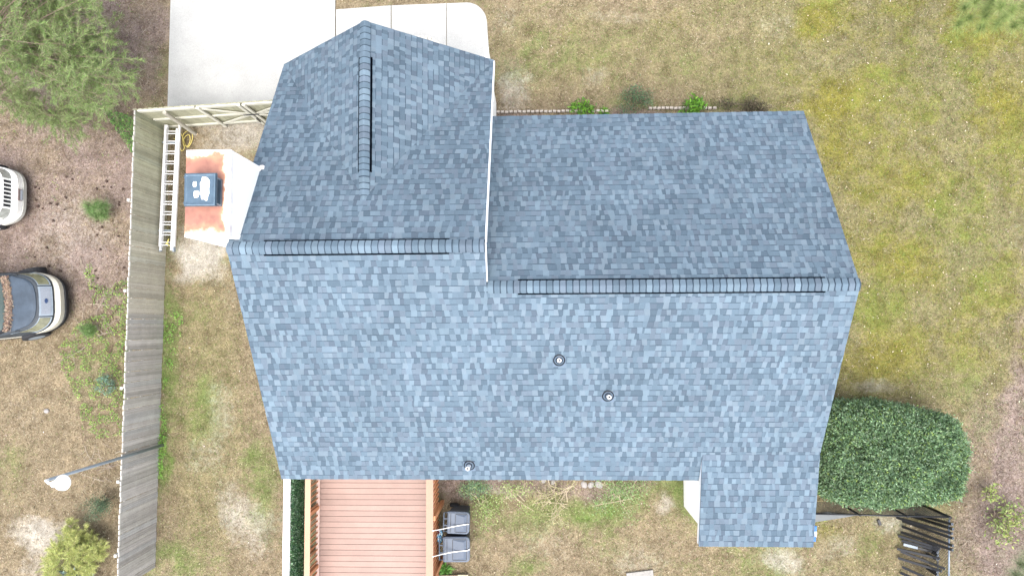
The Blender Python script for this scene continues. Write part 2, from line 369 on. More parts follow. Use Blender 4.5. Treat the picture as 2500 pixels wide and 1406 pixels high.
def slope(name, eave, U, V, pieces, seed, parent):
    """shingled plane. eave: origin, U along eave, V upslope (unit); pieces: convex ccw polygons in (u,v)"""
    rr = random.Random(seed); U = Vector(U); V = Vector(V); N = U.cross(V).normalized()
    if N.z < 0: N = -N; 
    O = Vector(eave); mb = MB()
    def W3(p): return O + U * p[0] + V * p[1] + N * p[2]
    us = [p[0] for q in pieces for p in q]; vs = [p[1] for q in pieces for p in q]
    for cp in pieces:
        ar = sum(cp[i][0] * cp[(i + 1) % len(cp)][1] - cp[(i + 1) % len(cp)][0] * cp[i][1] for i in range(len(cp)))
        if ar < 0: cp.reverse()
        lo = [W3((p[0], p[1], -.045)) for p in cp]; hi = [W3((p[0], p[1], 0)) for p in cp]
        mb.hexa(lo, hi, (.07, .10, .14))
    k = 0; v = vs and min(vs) or 0; rows = []
    while v < max(vs):
        cells = []; u = min(us) - rr.uniform(0, .2); x_top = x_bot = u; last = 1
        while u < max(us):
            raised = rr.random() < (.14 if last else .90); w = rr.uniform(.085, .145) if raised else rr.uniform(.085, .16)
            if rr.random() < .07: w *= .5
            tap = rr.uniform(-.016, .016); nt_, nb_ = u + w + tap, u + w - tap
            if raised: col = rr.choice(LIGHT if rr.random() < .62 else MID)
            else: col = rr.choice(MID if rr.random() < .55 else DARK)
            g = rr.uniform(.93, 1.07); col = tuple(c * g for c in col)
            cells.append((x_bot, x_top, nb_, nt_, raised, col)); x_bot, x_top = nb_, nt_; u += w; last = raised
        rows.append((v, min(v + EXP, max(vs)), cells)); v += EXP; k += 1
    for v0, v1, cells in rows:
        for xb, xt, nb_, nt_, raised, col in cells:
            h = .013 if raised else .007
            quad = [(xb, v0, h), (nb_, v0, h), (nt_, v1, h - .005), (xt, v1, h - .005)]
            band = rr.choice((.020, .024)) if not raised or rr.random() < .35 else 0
            for cp in pieces:
                q = clip(quad, cp)
                if not q: continue
                mb.face([W3(p) for p in q], col)
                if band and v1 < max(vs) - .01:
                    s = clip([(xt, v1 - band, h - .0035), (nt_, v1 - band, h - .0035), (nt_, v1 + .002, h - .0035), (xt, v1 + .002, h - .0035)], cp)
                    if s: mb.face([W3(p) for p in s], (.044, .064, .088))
                if len(q) == 4 and q == quad:
                    mb.face([W3((xb, v0, -.001)), W3((nb_, v0, -.001)), W3((nb_, v0, h)), W3((xb, v0, h))], (.05, .07, .1))
                    if raised:
                        mb.face([W3((xb, v0, 0)), W3((xb, v0, h)), W3((xt, v1, h - .005)), W3((xt, v1, 0))], col)
                        mb.face([W3((nb_, v0, h)), W3((nb_, v0, 0)), W3((nt_, v1, 0)), W3((nt_, v1, h - .005))], col)
    return mb.build(name, M['shingle'], parent)
cs = 1 / math.sqrt(1 + T * T); sn = T * cs
UPB = (0, cs, sn)            # upslope on back planes
UPF = (0, -cs, sn)
sl_ = lambda y0, y1: abs(y1 - y0) / cs
# back slope: left piece to ridge 1, right piece to ridge 2
Lb = sl_(YB, Y1); Lr = sl_(YB, YR2)
xk = XE - XL; vk = sl_(YB, YK)
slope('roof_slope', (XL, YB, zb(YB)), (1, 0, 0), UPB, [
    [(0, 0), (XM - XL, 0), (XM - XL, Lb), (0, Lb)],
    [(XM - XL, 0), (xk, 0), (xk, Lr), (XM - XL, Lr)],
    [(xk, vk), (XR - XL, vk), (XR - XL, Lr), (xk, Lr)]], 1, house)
# right block front slope
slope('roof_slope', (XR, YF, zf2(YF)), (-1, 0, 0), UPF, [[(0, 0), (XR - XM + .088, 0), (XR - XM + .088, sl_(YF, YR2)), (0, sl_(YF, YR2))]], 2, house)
# left block front slope with the valleys against the garage gable
V1 = sl_(YG, Y1); vv = sl_(YG, YV)
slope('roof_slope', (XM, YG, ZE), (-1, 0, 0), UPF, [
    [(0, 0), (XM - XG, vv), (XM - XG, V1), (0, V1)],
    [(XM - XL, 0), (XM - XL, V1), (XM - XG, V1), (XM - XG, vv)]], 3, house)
# garage gable slopes
cg = 1 / math.sqrt(1 + TG * TG); wg = (XM - XG) / cg
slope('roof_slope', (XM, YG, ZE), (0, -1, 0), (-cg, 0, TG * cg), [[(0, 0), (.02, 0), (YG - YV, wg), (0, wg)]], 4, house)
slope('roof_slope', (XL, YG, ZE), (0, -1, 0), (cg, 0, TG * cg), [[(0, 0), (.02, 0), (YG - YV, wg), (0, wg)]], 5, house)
# low-slope rear extension
ce = 1 / math.sqrt(1 + TE * TE)
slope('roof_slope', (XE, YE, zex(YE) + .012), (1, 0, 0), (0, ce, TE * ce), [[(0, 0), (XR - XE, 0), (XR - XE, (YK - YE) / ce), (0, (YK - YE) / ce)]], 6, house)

def ridge(a, b, up1, pitch, v0, v1, seed, vw=.195):
    """cap shingles along a->b; vent between distances v0..v1"""
    rr = random.Random(seed); a = Vector(a); b = Vector(b); D = (b - a).normalized(); L = (b - a).length; Sd = Vector(up1)
    ang = math.atan(pitch)
    def prof(hw, lift, rnd=.03):
        out = []
        for s in (-1, -.66, -.3, -.12, 0, .12, .3, .66, 1):
            d = abs(s) * hw; z = -(math.sqrt(d * d + rnd * rnd) - rnd) * math.tan(ang) + lift
            x = math.copysign(d * math.cos(ang) * 1.0, s) if s else 0
            out.append((x, z * math.cos(ang) * 1.0 if True else z))
        return out
    caps = MB(); e = .143; d = 0
    while d < L - .02:
        vent = v0 - .1 < d < v1
        lift = .058 if vent else .024; hw = .162 if vent else .16
        g = rr.uniform(.88, 1.14); base = rr.choice(MID + LIGHT[:1]); col = tuple(c * g for c in base)
        d1 = min(d + e, L)
        fr = prof(hw, lift + .014); bk = prof(hw, lift)
        A = [a + D * d + Sd * x + Vector((0, 0, z)) for x, z in fr]; B = [a + D * (d1 + .01) + Sd * x + Vector((0, 0, z)) for x, z in bk]
        A[0] += D * .02; A[-1] += D * .02
        for i in range(8): caps.face([A[i], A[i + 1], B[i + 1], B[i]], col)
        dn = Vector((0, 0, -.03))
        for i in range(8): caps.face([A[i] + dn, A[i + 1] + dn, A[i + 1], A[i]], (.04, .055, .08))
        caps.face([A[0] + dn, A[0], B[0], B[0] + dn], (.05, .07, .1)); caps.face([A[8], A[8] + dn, B[8] + dn, B[8]], (.05, .07, .1))
        # dark strip painting in the shade under the next cap's butt
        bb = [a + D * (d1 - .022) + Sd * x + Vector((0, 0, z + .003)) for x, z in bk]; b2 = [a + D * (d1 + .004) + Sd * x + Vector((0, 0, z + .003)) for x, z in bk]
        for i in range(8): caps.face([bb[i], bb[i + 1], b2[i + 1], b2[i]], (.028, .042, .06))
        d += e
    caps.build('ridge_cap', M['shingle'], house)
    vt = MB(); p0, p1 = prof(vw, .034), prof(vw, -.03)
    q0 = a + D * v0; q1 = a + D * v1
    t0 = [q0 + Sd * x + Vector((0, 0, z)) for x, z in p0]; t1 = [q1 + Sd * x + Vector((0, 0, z)) for x, z in p0]
    b0 = [q0 + Sd * x + Vector((0, 0, z)) for x, z in p1]; b1 = [q1 + Sd * x + Vector((0, 0, z)) for x, z in p1]
    for i in range(8): vt.face([t0[i], t0[i + 1], t1[i + 1], t1[i]])
    vt.face([b0[0], t0[0], t1[0], b1[0]]); vt.face([t0[8], b0[8], b1[8], t1[8]])
    vt.face(t0 + b0[::-1]); vt.face(t1[::-1] + b1)
    vt.build('ridge_vent', M['ventblk'], house)
def uval(px, py, z): return HL(P(px, py, z))
ridge((XM + .02, YR2, ZR2), (XR, YR2, ZR2), (0, 1, 0), T, uval(1262, 702, ZR2).x - XM, uval(2015, 697, ZR2).x - XM, 11)
ridge((XL, Y1, Z1), (XM, Y1, Z1), (0, 1, 0), T, uval(642, 607, Z1).x - XL, uval(1095, 605, Z1).x - XL, 12)
ridge((XG, YG, ZG), (XG, YV - .25, ZG), (1, 0, 0), TG * .98, YG - uval(890, 137, ZG).y, YG - uval(887, 418, ZG).y, 13, .205)

# walls, fascia, gutters
def walls():
    w = MB(); th = .12; e = .35
    xl, xm, xr = XL + .3, XM - .09, XR - .3; yb, yf, yg = YB + .38, YF - .38, YG - .28
    dz = .07
    def xpoly(x, pts): w.extr([(x, y, z) for y, z in pts], (th, 0, 0))
    def ypoly(y, pts): w.extr([(x, y, z) for x, z in pts], (0, th, 0))
    xpoly(xl, [(yb, 0), (yg, 0), (yg, z1f(yg) - dz), (Y1, Z1 - dz), (yb, zb(yb) - dz)])
    xpoly(xm - th, [(yb, 0), (yg, 0), (yg, z1f(yg) - dz), (Y1, Z1 - dz), (yb, zb(yb) - dz)])
    xpoly(xr - th, [(yb, 0), (yf, 0), (yf, zf2(yf) - dz), (YR2, ZR2 - dz), (yb, zb(yb) - dz)])
    zt = ZE + TG * .3 - dz
    ypoly(yg - th, [(xl + th + .003, 0), (xm - th - .003, 0), (xm - th - .003, ZE + TG * .19 - dz), (XG, ZG - dz), (xl + th + .003, zt)])
    ypoly(yf - th, [(xm, 0), (xr - th - .003, 0), (xr - th - .003, zf2(yf) - dz), (xm, zf2(yf) - dz)])
    ypoly(yb, [(xl + th + .003, 0), (xr - th - .003, 0), (xr - th - .003, zb(yb) - .1), (xl + th + .003, zb(yb) - .1)])
    o = w.build('wall', M['white'], house)
    # rear extension walls
    w = MB(); ye = YE + .42; xa = XE + .1
    w.extr([(xa, yb, 0), (xa, ye, 0), (xa, ye, zex(ye) - .05), (xa, YB, zex(YB) - .05), (xa, yb, zex(YB) - .05)], (th, 0, 0))
    w.box(xa + th + .003, xr - th, ye, ye + th, 0, zex(ye) - .06)
    w.box(xr - th, xr, ye, yb - .003, 0, zex(ye) - .06)
    w.build('extension_wall', M['white'], house)
    f = MB(); fh = .16
    def rake(x, y0, z0, y1, z1): f.extr([(x, y0, z0 - .045), (x, y1, z1 - .045), (x, y1, z1 - .045 - fh), (x, y0, z0 - .045 - fh)], (.022, 0, 0))
    rake(XL + .02, YG - .02, ZE, Y1, Z1); rake(XL + .02, Y1, Z1, YB + .02, zb(YB + .02))
    # the rake between the high left roof and the lower right roof
    f.extr([(XM, YG - .02, ZE - .0), (XM, Y1 + .1, Z1 - .06), (XM, Y1 + .1, Z1 - .26), (XM, YG - .02, ZE - .2)], (.03, 0, 0))
    rake(XM + .0, Y1 + .1, Z1 - .0, YR2 + .12, zb(YR2 + .12) + .0)
    rake(XR - .042, YF - .02, zf2(YF), YR2, ZR2); rake(XR - .042, YR2, ZR2, YK, ZK); rake(XR - .042, YK - .003, ZK, YE + .02, zex(YE))
    f.box(XM + .03, XR - .045, YF - .045, YF - .023, zf2(YF) - .22, zf2(YF) - .04)
    f.box(XL + .045, XE, YB + .02, YB + .042, zb(YB) - .22, zb(YB) - .04)
    f.box(XE + .02, XR - .045, YE + .02, YE + .042, zex(YE) - .2, zex(YE) - .04)
    f.extr([(XE + .003, YK, ZK - .03), (XE + .003, YE + .03, zex(YE) - .035), (XE + .003, YE + .03, zex(YE) - .2), (XE + .003, YK, ZK - .2)], (.02, 0, 0))
    f.build('fascia', M['trim'], house)
    # front rake boards of the garage gable
    g = MB()
    for s, xe in ((1, XM), (-1, XL)):
        g.extr([(XG, YG - .05, ZG - .05), (xe - s * .03, YG - .05, ZE - .03), (xe - s * .03, YG - .05, ZE - .2), (XG, YG - .05, ZG - .24)], (0, .03, 0))
    g.build('rake_board', M['trim'], house)
    # soffit along the rear and right
    s_ = MB(); s_.box(XL + .05, XR - .05, YB + .045, yb - .003, zb(YB) - .2, zb(YB) - .18); s_.build('soffit', M['soffit'], house); s_ = MB(); s_.box(xm + .01, XR - .05, yf + .003, YF - .05, zf2(YF) - .2, zf2(YF) - .18)
    s_.build('soffit', M['soffit'], house)
    # white corner pillar beside the garage opening
    c = MB(); c.box(XM - .24, XM - .15, YG - .25, YG + .42, 0, 2.38)
    c.build('corner_pillar', M['white'], house)
    # blue protective film left on the drip edge of the extension
    a = uval(1989, 1280, zex(YE)); b = uval(1989, 1320, zex(YE)); x0 = XR + .004
    zz = lambda y: zex(y)
    def strip(y0, y1, dx, name, m):
        q = MB(); q.extr([(x0, y0, zz(y0) + .008), (x0, y1, zz(y1) + .008), (x0, y1, zz(y1) - .07), (x0, y0, zz(y0) - .07)], (dx, 0, 0)); q.build(name, m, house)
    strip(a.y, b.y, .05, 'drip_edge_film', mat('blue_film', (.02, .11, .36), .4))
    c1 = uval(1989, 1294, zex(YE)).y; c2 = uval(1989, 1308, zex(YE)).y
    strip(c1, c2, .06, 'drip_edge', M['pvc'])
walls()

def chimney():
    zc = 6.1
    a = HL(P(455, 367, zc)); b = HL(P(560, 578, zc)); x0, x1, y1, y0 = a.x, b.x, a.y, b.y
    mb = MB(); mb.box(x0 + .02, x1 - .02, y0 + .02, y1 - .02, 0, zc - .05)
    # corner boards
    for x in (x0 + .005, x1 - .105):
        for y in (y0 + .005, y1 - .105): mb.box(x, x + .1, y, y + .1, 0, zc - .06)
    ch = mb.build('chimney', M['white'], house)
    m = bpy.data.materials.new('rusty_cover'); m.use_nodes = True; t = m.node_tree; n = t.nodes; l = t.links; bs = n['Principled BSDF']; bs.inputs['Roughness'].default_value = .6
    tc = n.new('ShaderNodeTexCoord'); sx = n.new('ShaderNodeSeparateXYZ'); l.new(tc.outputs['Generated'], sx.inputs[0])
    nz = n.new('ShaderNodeTexNoise'); nz.inputs['Scale'].default_value = 3.2; nz.inputs['Detail'].default_value = 7; nz.inputs['Roughness'].default_value = .6; l.new(tc.outputs['Object'], nz.inputs[0])
    # rust pattern: bounded away from the rim on the right, ragged edge
    def mth(op, a, b=None, c=None):
        q = n.new('ShaderNodeMath'); q.operation = op
        for i, v in enumerate((a, b, c)):
            if v is None: continue
            if isinstance(v, (int, float)): q.inputs[i].default_value = v
            else: l.new(v, q.inputs[i])
        return q.outputs[0]
    ex = mth('SUBTRACT', .87, sx.outputs[0]); ey = mth('SUBTRACT', .46, mth('ABSOLUTE', mth('SUBTRACT', sx.outputs[1], .5)))
    e_ = mth('MINIMUM', ex, ey); f = mth('ADD', mth('MULTIPLY', e_, 7.5), mth('MULTIPLY_ADD', nz.outputs[0], 2.6, -1.25))
    r = n.new('ShaderNodeValToRGB'); l.new(f, r.inputs[0]); e = r.color_ramp.elements
    for i, (p, c) in enumerate([(.0, (.82, .8, .78)), (.18, (.6, .42, .3)), (.4, (.37, .18, .105)), (1, (.27, .12, .085))]):
        if i >= 2: e.new(p)
        e[i].position = p; e[i].color = (*c, 1)
    n2 = n.new('ShaderNodeTexNoise'); n2.inputs['Scale'].default_value = 4; n2.inputs['Detail'].default_value = 4; l.new(tc.outputs['Object'], n2.inputs[0])
    mx = n.new('ShaderNodeMix'); mx.data_type = 'RGBA'; mx.blend_type = 'MULTIPLY'; mx.inputs[0].default_value = .8
    r2 = n.new('ShaderNodeValToRGB'); l.new(n2.outputs[0], r2.inputs[0]); r2.color_ramp.elements[0].position = .35; r2.color_ramp.elements[0].color = (.72, .66, .7, 1); r2.color_ramp.elements[1].position = .55; r2.color_ramp.elements[1].color = (1, 1, 1, 1)
    l.new(r.outputs[0], mx.inputs[6]); l.new(r2.outputs[0], mx.inputs[7]); l.new(mx.outputs[2], bs.inputs['Base Color'])
    mb = MB(); rim = [(x0, y0), (x1, y0), (x1, y1), (x0, y1)]; ins = [(x0 + .012, y0 + .012), (x1 - .012, y0 + .012), (x1 - .012, y1 - .012), (x0 + .012, y1 - .012)]
    cx, cy = (x0 + x1) / 2, (y0 + y1) / 2
    mb.loft([[(x, y, zc - .12) for x, y in rim], [(x, y, zc) for x, y in rim], [(x, y, zc + .004) for x, y in ins], [(cx + (x - cx) * .4, cy + (y - cy) * .4, zc + .03) for x, y in ins]])
    cov = mb.build('chase_cover', m, ch)
    # flue cap: louvred box and an overhanging lid
    bm_ = mat('blued_steel', (.065, .105, .145), .3, metal=.4, var=.25, scale=5, bump=.35, bscale=7, spec=.6)
    l0 = HL(P(450, 423, 6.52)); l1 = HL(P(526, 503, 6.52)); mx0, mx1, my1, my0 = l0.x, l1.x, l0.y, l1.y
    b0 = HL(P(470, 432, 6.15)); b1 = HL(P(541, 500, 6.15)); bx0, bx1, by0, by1 = b0.x, b1.x, my0 + .06, my1 - .06
    cap = MB(); cap.box(bx0, bx1, by0, by1, zc + .02, 6.2)
    for x in (bx0, bx1 - .03):
        for y in (by0, by1 - .03): cap.box(x, x + .03, y, y + .03, 6.2, 6.5)
    for k in range(5): cap.box(bx0 + .01, bx1 - .01, by0 + .01, by1 - .01, 6.23 + k * .055, 6.235 + k * .055)
    fc = cap.build('flue_cap', bm_, ch, bevel=.004)
    inner = MB(); inner.box(bx0 + .07, bx1 - .07, by0 + .05, by1 - .05, 6.2, 6.49); inner.build('flue', M['black'], ch)
    lid = MB(); o_ = [(mx0, my0), (mx1, my0), (mx1, my1), (mx0, my1)]; c2 = ((mx0 + mx1) / 2, (my0 + my1) / 2)
    sc = lambda k, z: [(c2[0] + (x - c2[0]) * k, c2[1] + (y - c2[1]) * k, z) for x, y in o_]
    lid.loft([sc(.98, 6.44), sc(1, 6.45), sc(1, 6.50), sc(.97, 6.53), sc(.88, 6.535), sc(.83, 6.525)], capb=True)
    lid.build('lid', bm_, ch, bevel=.006)
    pw = mat('painted_sky_glint', (.85, .85, .85), .4, var=0)  # white blobs paint the sky's reflection onto the dark lid
    pt = MB()
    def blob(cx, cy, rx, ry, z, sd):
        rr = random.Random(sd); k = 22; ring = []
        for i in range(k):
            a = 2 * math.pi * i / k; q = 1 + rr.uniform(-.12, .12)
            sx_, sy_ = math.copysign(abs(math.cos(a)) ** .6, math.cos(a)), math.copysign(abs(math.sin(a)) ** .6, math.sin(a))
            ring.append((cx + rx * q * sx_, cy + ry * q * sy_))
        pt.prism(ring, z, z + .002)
    W_, H_ = mx1 - mx0, my1 - my0
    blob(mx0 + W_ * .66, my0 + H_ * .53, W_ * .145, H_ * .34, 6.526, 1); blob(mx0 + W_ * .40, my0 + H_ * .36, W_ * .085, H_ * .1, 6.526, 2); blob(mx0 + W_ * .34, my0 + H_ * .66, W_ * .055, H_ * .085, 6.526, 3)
    pt.build('painted_sky_glint', pw, ch)
    s = MB(); s.box(x1 - .02, x1 + .07, y1 - .06, y1 + .03, z1f(y1) - .05, z1f(y1) + .07); s.build('flashing', M['pvc'], ch)
chimney()
def openings():
    def window(x0, x1, y0, y1, z0, z1, name='window', pane=None):
        # a framed opening standing a little proud of the wall; thin axis is the smaller of dx, dy
        alongx = (x1 - x0) > (y1 - y0); f = MB(); t = .07
        if alongx:
            f.box(x0, x1, y0, y1, z0, z0 + t); f.box(x0, x1, y0, y1, z1 - t, z1); f.box(x0, x0 + t, y0, y1, z0 + t, z1 - t); f.box(x1 - t, x1, y0, y1, z0 + t, z1 - t)
            p = (x0 + t, x1 - t, (y0 * .7 + y1 * .3), (y0 * .3 + y1 * .7), z0 + t, z1 - t)
        else:
            f.box(x0, x1, y0, y1, z0, z0 + t); f.box(x0, x1, y0, y1, z1 - t, z1); f.box(x0, x1, y0, y0 + t, z0 + t, z1 - t); f.box(x0, x1, y1 - t, y1, z0 + t, z1 - t)
            p = ((x0 * .7 + x1 * .3), (x0 * .3 + x1 * .7), y0 + t, y1 - t, z0 + t, z1 - t)
        o = f.build(name, M['trim'], house); g = MB(); g.box(*p); g.build('pane', pane or M['glass'], o)
    yb, yf, yg, xr, xl = YB + .38, YF - .38, YG - .28, XR - .3, XL + .3
    window(-4.6, -2.8, yb - .05, yb - .004, .87, 2.1, 'patio_door')
    for x in (-.3, 2.2): window(x, x + 1.0, yb - .05, yb - .004, 1.0, 2.0)
    for x in (.6, 2.6, 4.6): window(x, x + 1.0, yf + .004, yf + .05, .9, 2.0)
    for y in (-2.4, 1.6): window(xr + .004, xr + .05, y, y + 1.1, .9, 2.1)
    for y in (-1.6,): window(xl - .05, xl - .004, y, y + 1.1, .9, 2.1)
    window(XG - 2.1, XG + 2.1, yg + .004, yg + .06, 0, 2.15, 'garage_door', M['trim'])
openings()

def vents():
    for i, (px, py, hh, tilt, lab) in enumerate(((1365, 879, .13, 0, 'short white vent pipe in a rubber boot high on the back slope'), (1484, 966, .32, 0, 'taller white vent pipe in a rubber boot on the back slope'), (1146, 1135, .42, 1, 'tall white vent pipe near the rear eave'))):
        z = 3.5
        for _ in range(12): q = HL(P(px, py, z)); z = zb(q.y)
        k = 1.0
        nrm = Vector((0, -sn, cs)); mb = MB(); v = Vector((0, cs, sn)); u = Vector((1, 0, 0))
        mb.extr([q + u * a * .15 + v * b + nrm * .016 for a, b in ((-1, -.17), (1, -.17), (1, .12), (-1, .12))], nrm * .004, (.085, .12, .165))
        rings = []
        for r, h in ((.142, .02), (.112, .04), (.085, .055), (.06, .085), (.05, .10)):
            rings.append([q + u * r * math.cos(t) * k + v * r * math.sin(t) * k * 1.12 + nrm * .0 + Vector((0, 0, h)) + nrm * .005 for t in [2 * math.pi * j / 28 for j in range(28)]])
        mb.loft(rings[:2], col=(.004, .007, .013)); mb.loft(rings[1:3], col=(.07, .1, .135)); mb.loft(rings[2:4], col=(.02, .03, .045)); mb.loft(rings[3:], col=(.06, .08, .11))
        boot = mb.build('vent_pipe', M['boot'], house, False); boot['label'] = lab
        p = MB(); r0 = .048; r1 = .028
        p.lathe([(r0, 0), (r0, hh), (r1, hh), (r1, .02)], tuple(q + Vector((0, 0, .02))), 24)
        p.build('pipe', M['pvc'], boot, False)
        p2 = MB(); p2.lathe([(r1 * .98, 0), (0.0001, 0)], tuple(q + Vector((0, 0, hh - .06))), 18); p2.build('pipe_bore', M['black'], boot)
        c = MB(); c.lathe([(.135, .012), (.14, .03), (.128, .034), (.125, .02)], tuple(q + nrm * 0), 32)
vents()

# ---------------------------------------------------------------- wooden fences
def woodtone(rr, green=.0):
    b = rr.choice([(.335, .315, .265), (.36, .34, .285), (.315, .295, .25), (.38, .355, .305), (.34, .33, .29)])
    g = rr.uniform(.9, 1.1); c = [x * g for x in b]
    c[0] *= 1 - .1 * green; c[2] *= 1 - .28 * green; return tuple(c)
def left_fence():
    a = P(327, 269, 1.83); b = P(284, 1440, 1.83); a.z = b.z = 0; d = b - a; L = d.length; d.normalize(); s = Vector((-d.y, d.x, 0))   # s points +X (towards the yard)
    if s.x < 0: s = -s
    root = empty('wooden_fence', a, 0, 'long weathered grey board fence running down beside the side yard', 'fence')
    rr = random.Random(5); mb = MB(); y = 0
    while y < L:
        w = .138; z0 = rr.uniform(0, .03); h = 1.83 + rr.uniform(-.02, .015); o = rr.uniform(-.004, .004)
        base = d * y; t = .018; c = woodtone(rr, max(0, 1 - y / 5) * .7)
        if y > 5.5: c = tuple(q * f for q, f in zip(c, (.98, 1.0, 1.1)))
        prof = [(0, z0), (w, z0), (w, h - .02), (w - .02, h), (.02, h), (0, h - .02)]
        lean = rr.uniform(-.006, .006)
        P3 = lambda u, z: base + d * (u + lean * z) + s * o + Vector((0, 0, z))
        mb.extr([P3(u, z) for u, z in prof], s * t, c)
        # raised weathered grain: narrow strips standing a millimetre proud, and the bleached board tip, its skyward brightness painted in too
        u = .004
        while u < w - .012:
            ww = rr.uniform(.008, .03); g = rr.uniform(.8, 1.13); z1_ = h - .04 - rr.random() * (.9 if rr.random() < .3 else 0)
            mb.extr([P3(u, z0 + .01), P3(min(u + ww, w - .004), z0 + .01), P3(min(u + ww, w - .004), z1_), P3(u, z1_)], s * (t + .0012), tuple(k_ * g for k_ in c)); u += ww + .003
        mb.extr([P3(-.001, h - .05), P3(w + .001, h - .05), P3(w - .016, h + .002), P3(.016, h + .002)], s * (t + .003), (.5, .485, .45))
        y += w + rr.uniform(.004, .009)
    mb.build('board_panel', M['board'], root)
    for z in (.35, .95, 1.55):
        r = MB(); r.bar(-s * .028 + Vector((0, 0, z)), d * L - s * .028 + Vector((0, 0, z)), .04, .09, (.42, .4, .35)); r.build('rail', M['board'], root)
    k = 1.0
    for yy in (2.5, 5.0, 7.65, 10.15, 12.1):
        q = d * yy - s * .1; p = MB(); p.bar(q, q + Vector((0, 0, 1.78)), .08, .08, (.4, .39, .35), up=(0, 1, 0)); p.build('post', M['board'], root)
    return a, d, s
FA, FD, FS = left_fence()
def front_fence():
    a = P(322, 268, 1.83); b = P(700, 243, 1.83); a.z = b.z = 0; d = b - a; L = d.length; d.normalize(); s = Vector((d.y, -d.x, 0))  # s towards the yard (-Y)
    root = empty('wooden_fence', a, 0, 'pale board fence with rails and gate bracing joining the long fence to the house', 'fence')
    rr = random.Random(9); y = 0
    fx = MB(); gt = MB(); g0 = 1.75; c0 = 0
    while y < L:
        w = .138; h = 1.83 + rr.uniform(-.015, .015); t = .018; g = rr.uniform(.9, 1.1); c = (.30 * g, .295 * g, .21 * g)
        prof = [(0, .03), (w, .03), (w, h - .035), (w - .03, h), (.03, h), (0, h - .035)]
        (fx if y < g0 else gt).extr([d * (y + u) + Vector((0, 0, z)) for u, z in prof], -s * t, c); y += w + .009
    fx.build('board_panel', M['board'], root)
    rc = (.46, .45, .385)
    for z, wd in ((1.72, .14), (.95, .09), (.25, .09)):
        m = MB(); m.bar(d * .12 + s * .022 + Vector((0, 0, z)), d * (g0 - .02) + s * .022 + Vector((0, 0, z)), .04, wd, rc); m.build('rail', M['board'], root)
    p = MB(); q = d * .85 + s * .1; p.tube([q + s * .12, q + s * .06 + Vector((0, 0, .8)), q + Vector((0, 0, 1.72))], .055, 10, (.32, .3, .25)); p.build('post', M['board'], root)
    gate = gt.build('gate', M['board'], root); gate['label'] = 'double gate with diagonal braces'
    gw = (L - g0) / 2
    for k in range(2):
        u0 = g0 + k * gw + .03; u1 = u0 + gw - .06; fr = MB()
        for z in (1.72, .95, .25): fr.bar(d * u0 + s * .024 + Vector((0, 0, z)), d * u1 + s * .024 + Vector((0, 0, z)), .04, .13 if z > 1.5 else .09, rc)
        for z0, z1 in ((.3, .9), (1.0, 1.66)):
            A, B = (u0 + .1, u1 - .1) if k == 0 else (u1 - .1, u0 + .1)
            if z0 > .5: A, B = B, A
            A, B = (A, B)
            fr.bar(d * A + s * .05 + Vector((0, 0, z0)), d * B + s * .05 + Vector((0, 0, z1)), .025, .09, rc)
        for u in (u0 + .04, u1 - .04): fr.bar(d * u + s * .062 + Vector((0, 0, .05)), d * u + s * .062 + Vector((0, 0, 1.8)), .09, .04, rc, up=(0, 1, 0))
        fr.build('gate_frame', M['board'], gate)
    lt = MB(); u = g0 + gw
    lt.bar(d * (u - .25) + s * .1 + Vector((0, 0, 1.05)), d * (u + .2) + s * .1 + Vector((0, 0, 1.05)), .02, .03); lt.build('latch', M['black'], gate); lt = MB(); lt.bar(d * (u - .02) + s * .12 + Vector((0, 0, .4)), d * (u - .0) + s * .12 + Vector((0, 0, .75)), .025, .025)
    lt.build('drop_bolt', M['black'], gate)
front_fence()

# ---------------------------------------------------------------- ladder and cords
def ladder():
    z = .5; a = P(423, 306, z); b = P(408.5, 612, z); d = (b - a); L = d.length; d.normalize(); s = Vector((-d.y, d.x, 0))
    if s.x < 0: s = -s
    root = empty('extension_ladder', a, 0, 'aluminium extension ladder hung flat along the foot of the long wooden fence', 'ladder')
    for off, dz, sh, w in ((.2, 0, 0, .045), (.165, .055, .12, .035)):
        for sg in (-1, 1):
            m = MB(); A = s * sg * off + Vector((0, 0, dz)) + d * sh; B = A + d * (L - .12)
            w = (.1 if sg < 0 else .05) if dz == 0 else (.035 if sg < 0 else .06)
            m.bar(A - Vector((0, 0, .03)), B - Vector((0, 0, .03)), w, .012); m.bar(A + Vector((0, 0, .03)), B + Vector((0, 0, .03)), w, .012); m.bar(A + s * sg * w * .42, B + s * sg * w * .42, .006, .066)
            m.build('side_rail', M['alu'], root)
    k = 0; y = .18
    while y < L - .1:
        m = MB(); m.tube([-s * .19 + d * y, s * .19 + d * y], .015, 8); m.build('rung', M['alu'], root)
        if y + .1 < L - .1:
            m = MB(); m.tube([-s * .155 + d * (y + .09) + Vector((0, 0, .055)), s * .155 + d * (y + .09) + Vector((0, 0, .055))], .014, 8); m.build('rung', M['alu'], root)
        y += .3
    for yy in (.5, L - .6):
        m = MB(); m.bar(d * yy - s * .34 - Vector((0, 0, .06)), d * yy + s * .2 - Vector((0, 0, .06)), .04, .03); m.build('hanger', M['pole'], root)
    for sg in (-1, 1):
        m = MB(); q = d * (L - .1) + s * sg * .2; m.bar(q, q + d * .13, .05, .1); m.build('foot', M['pole'], root)
ladder()
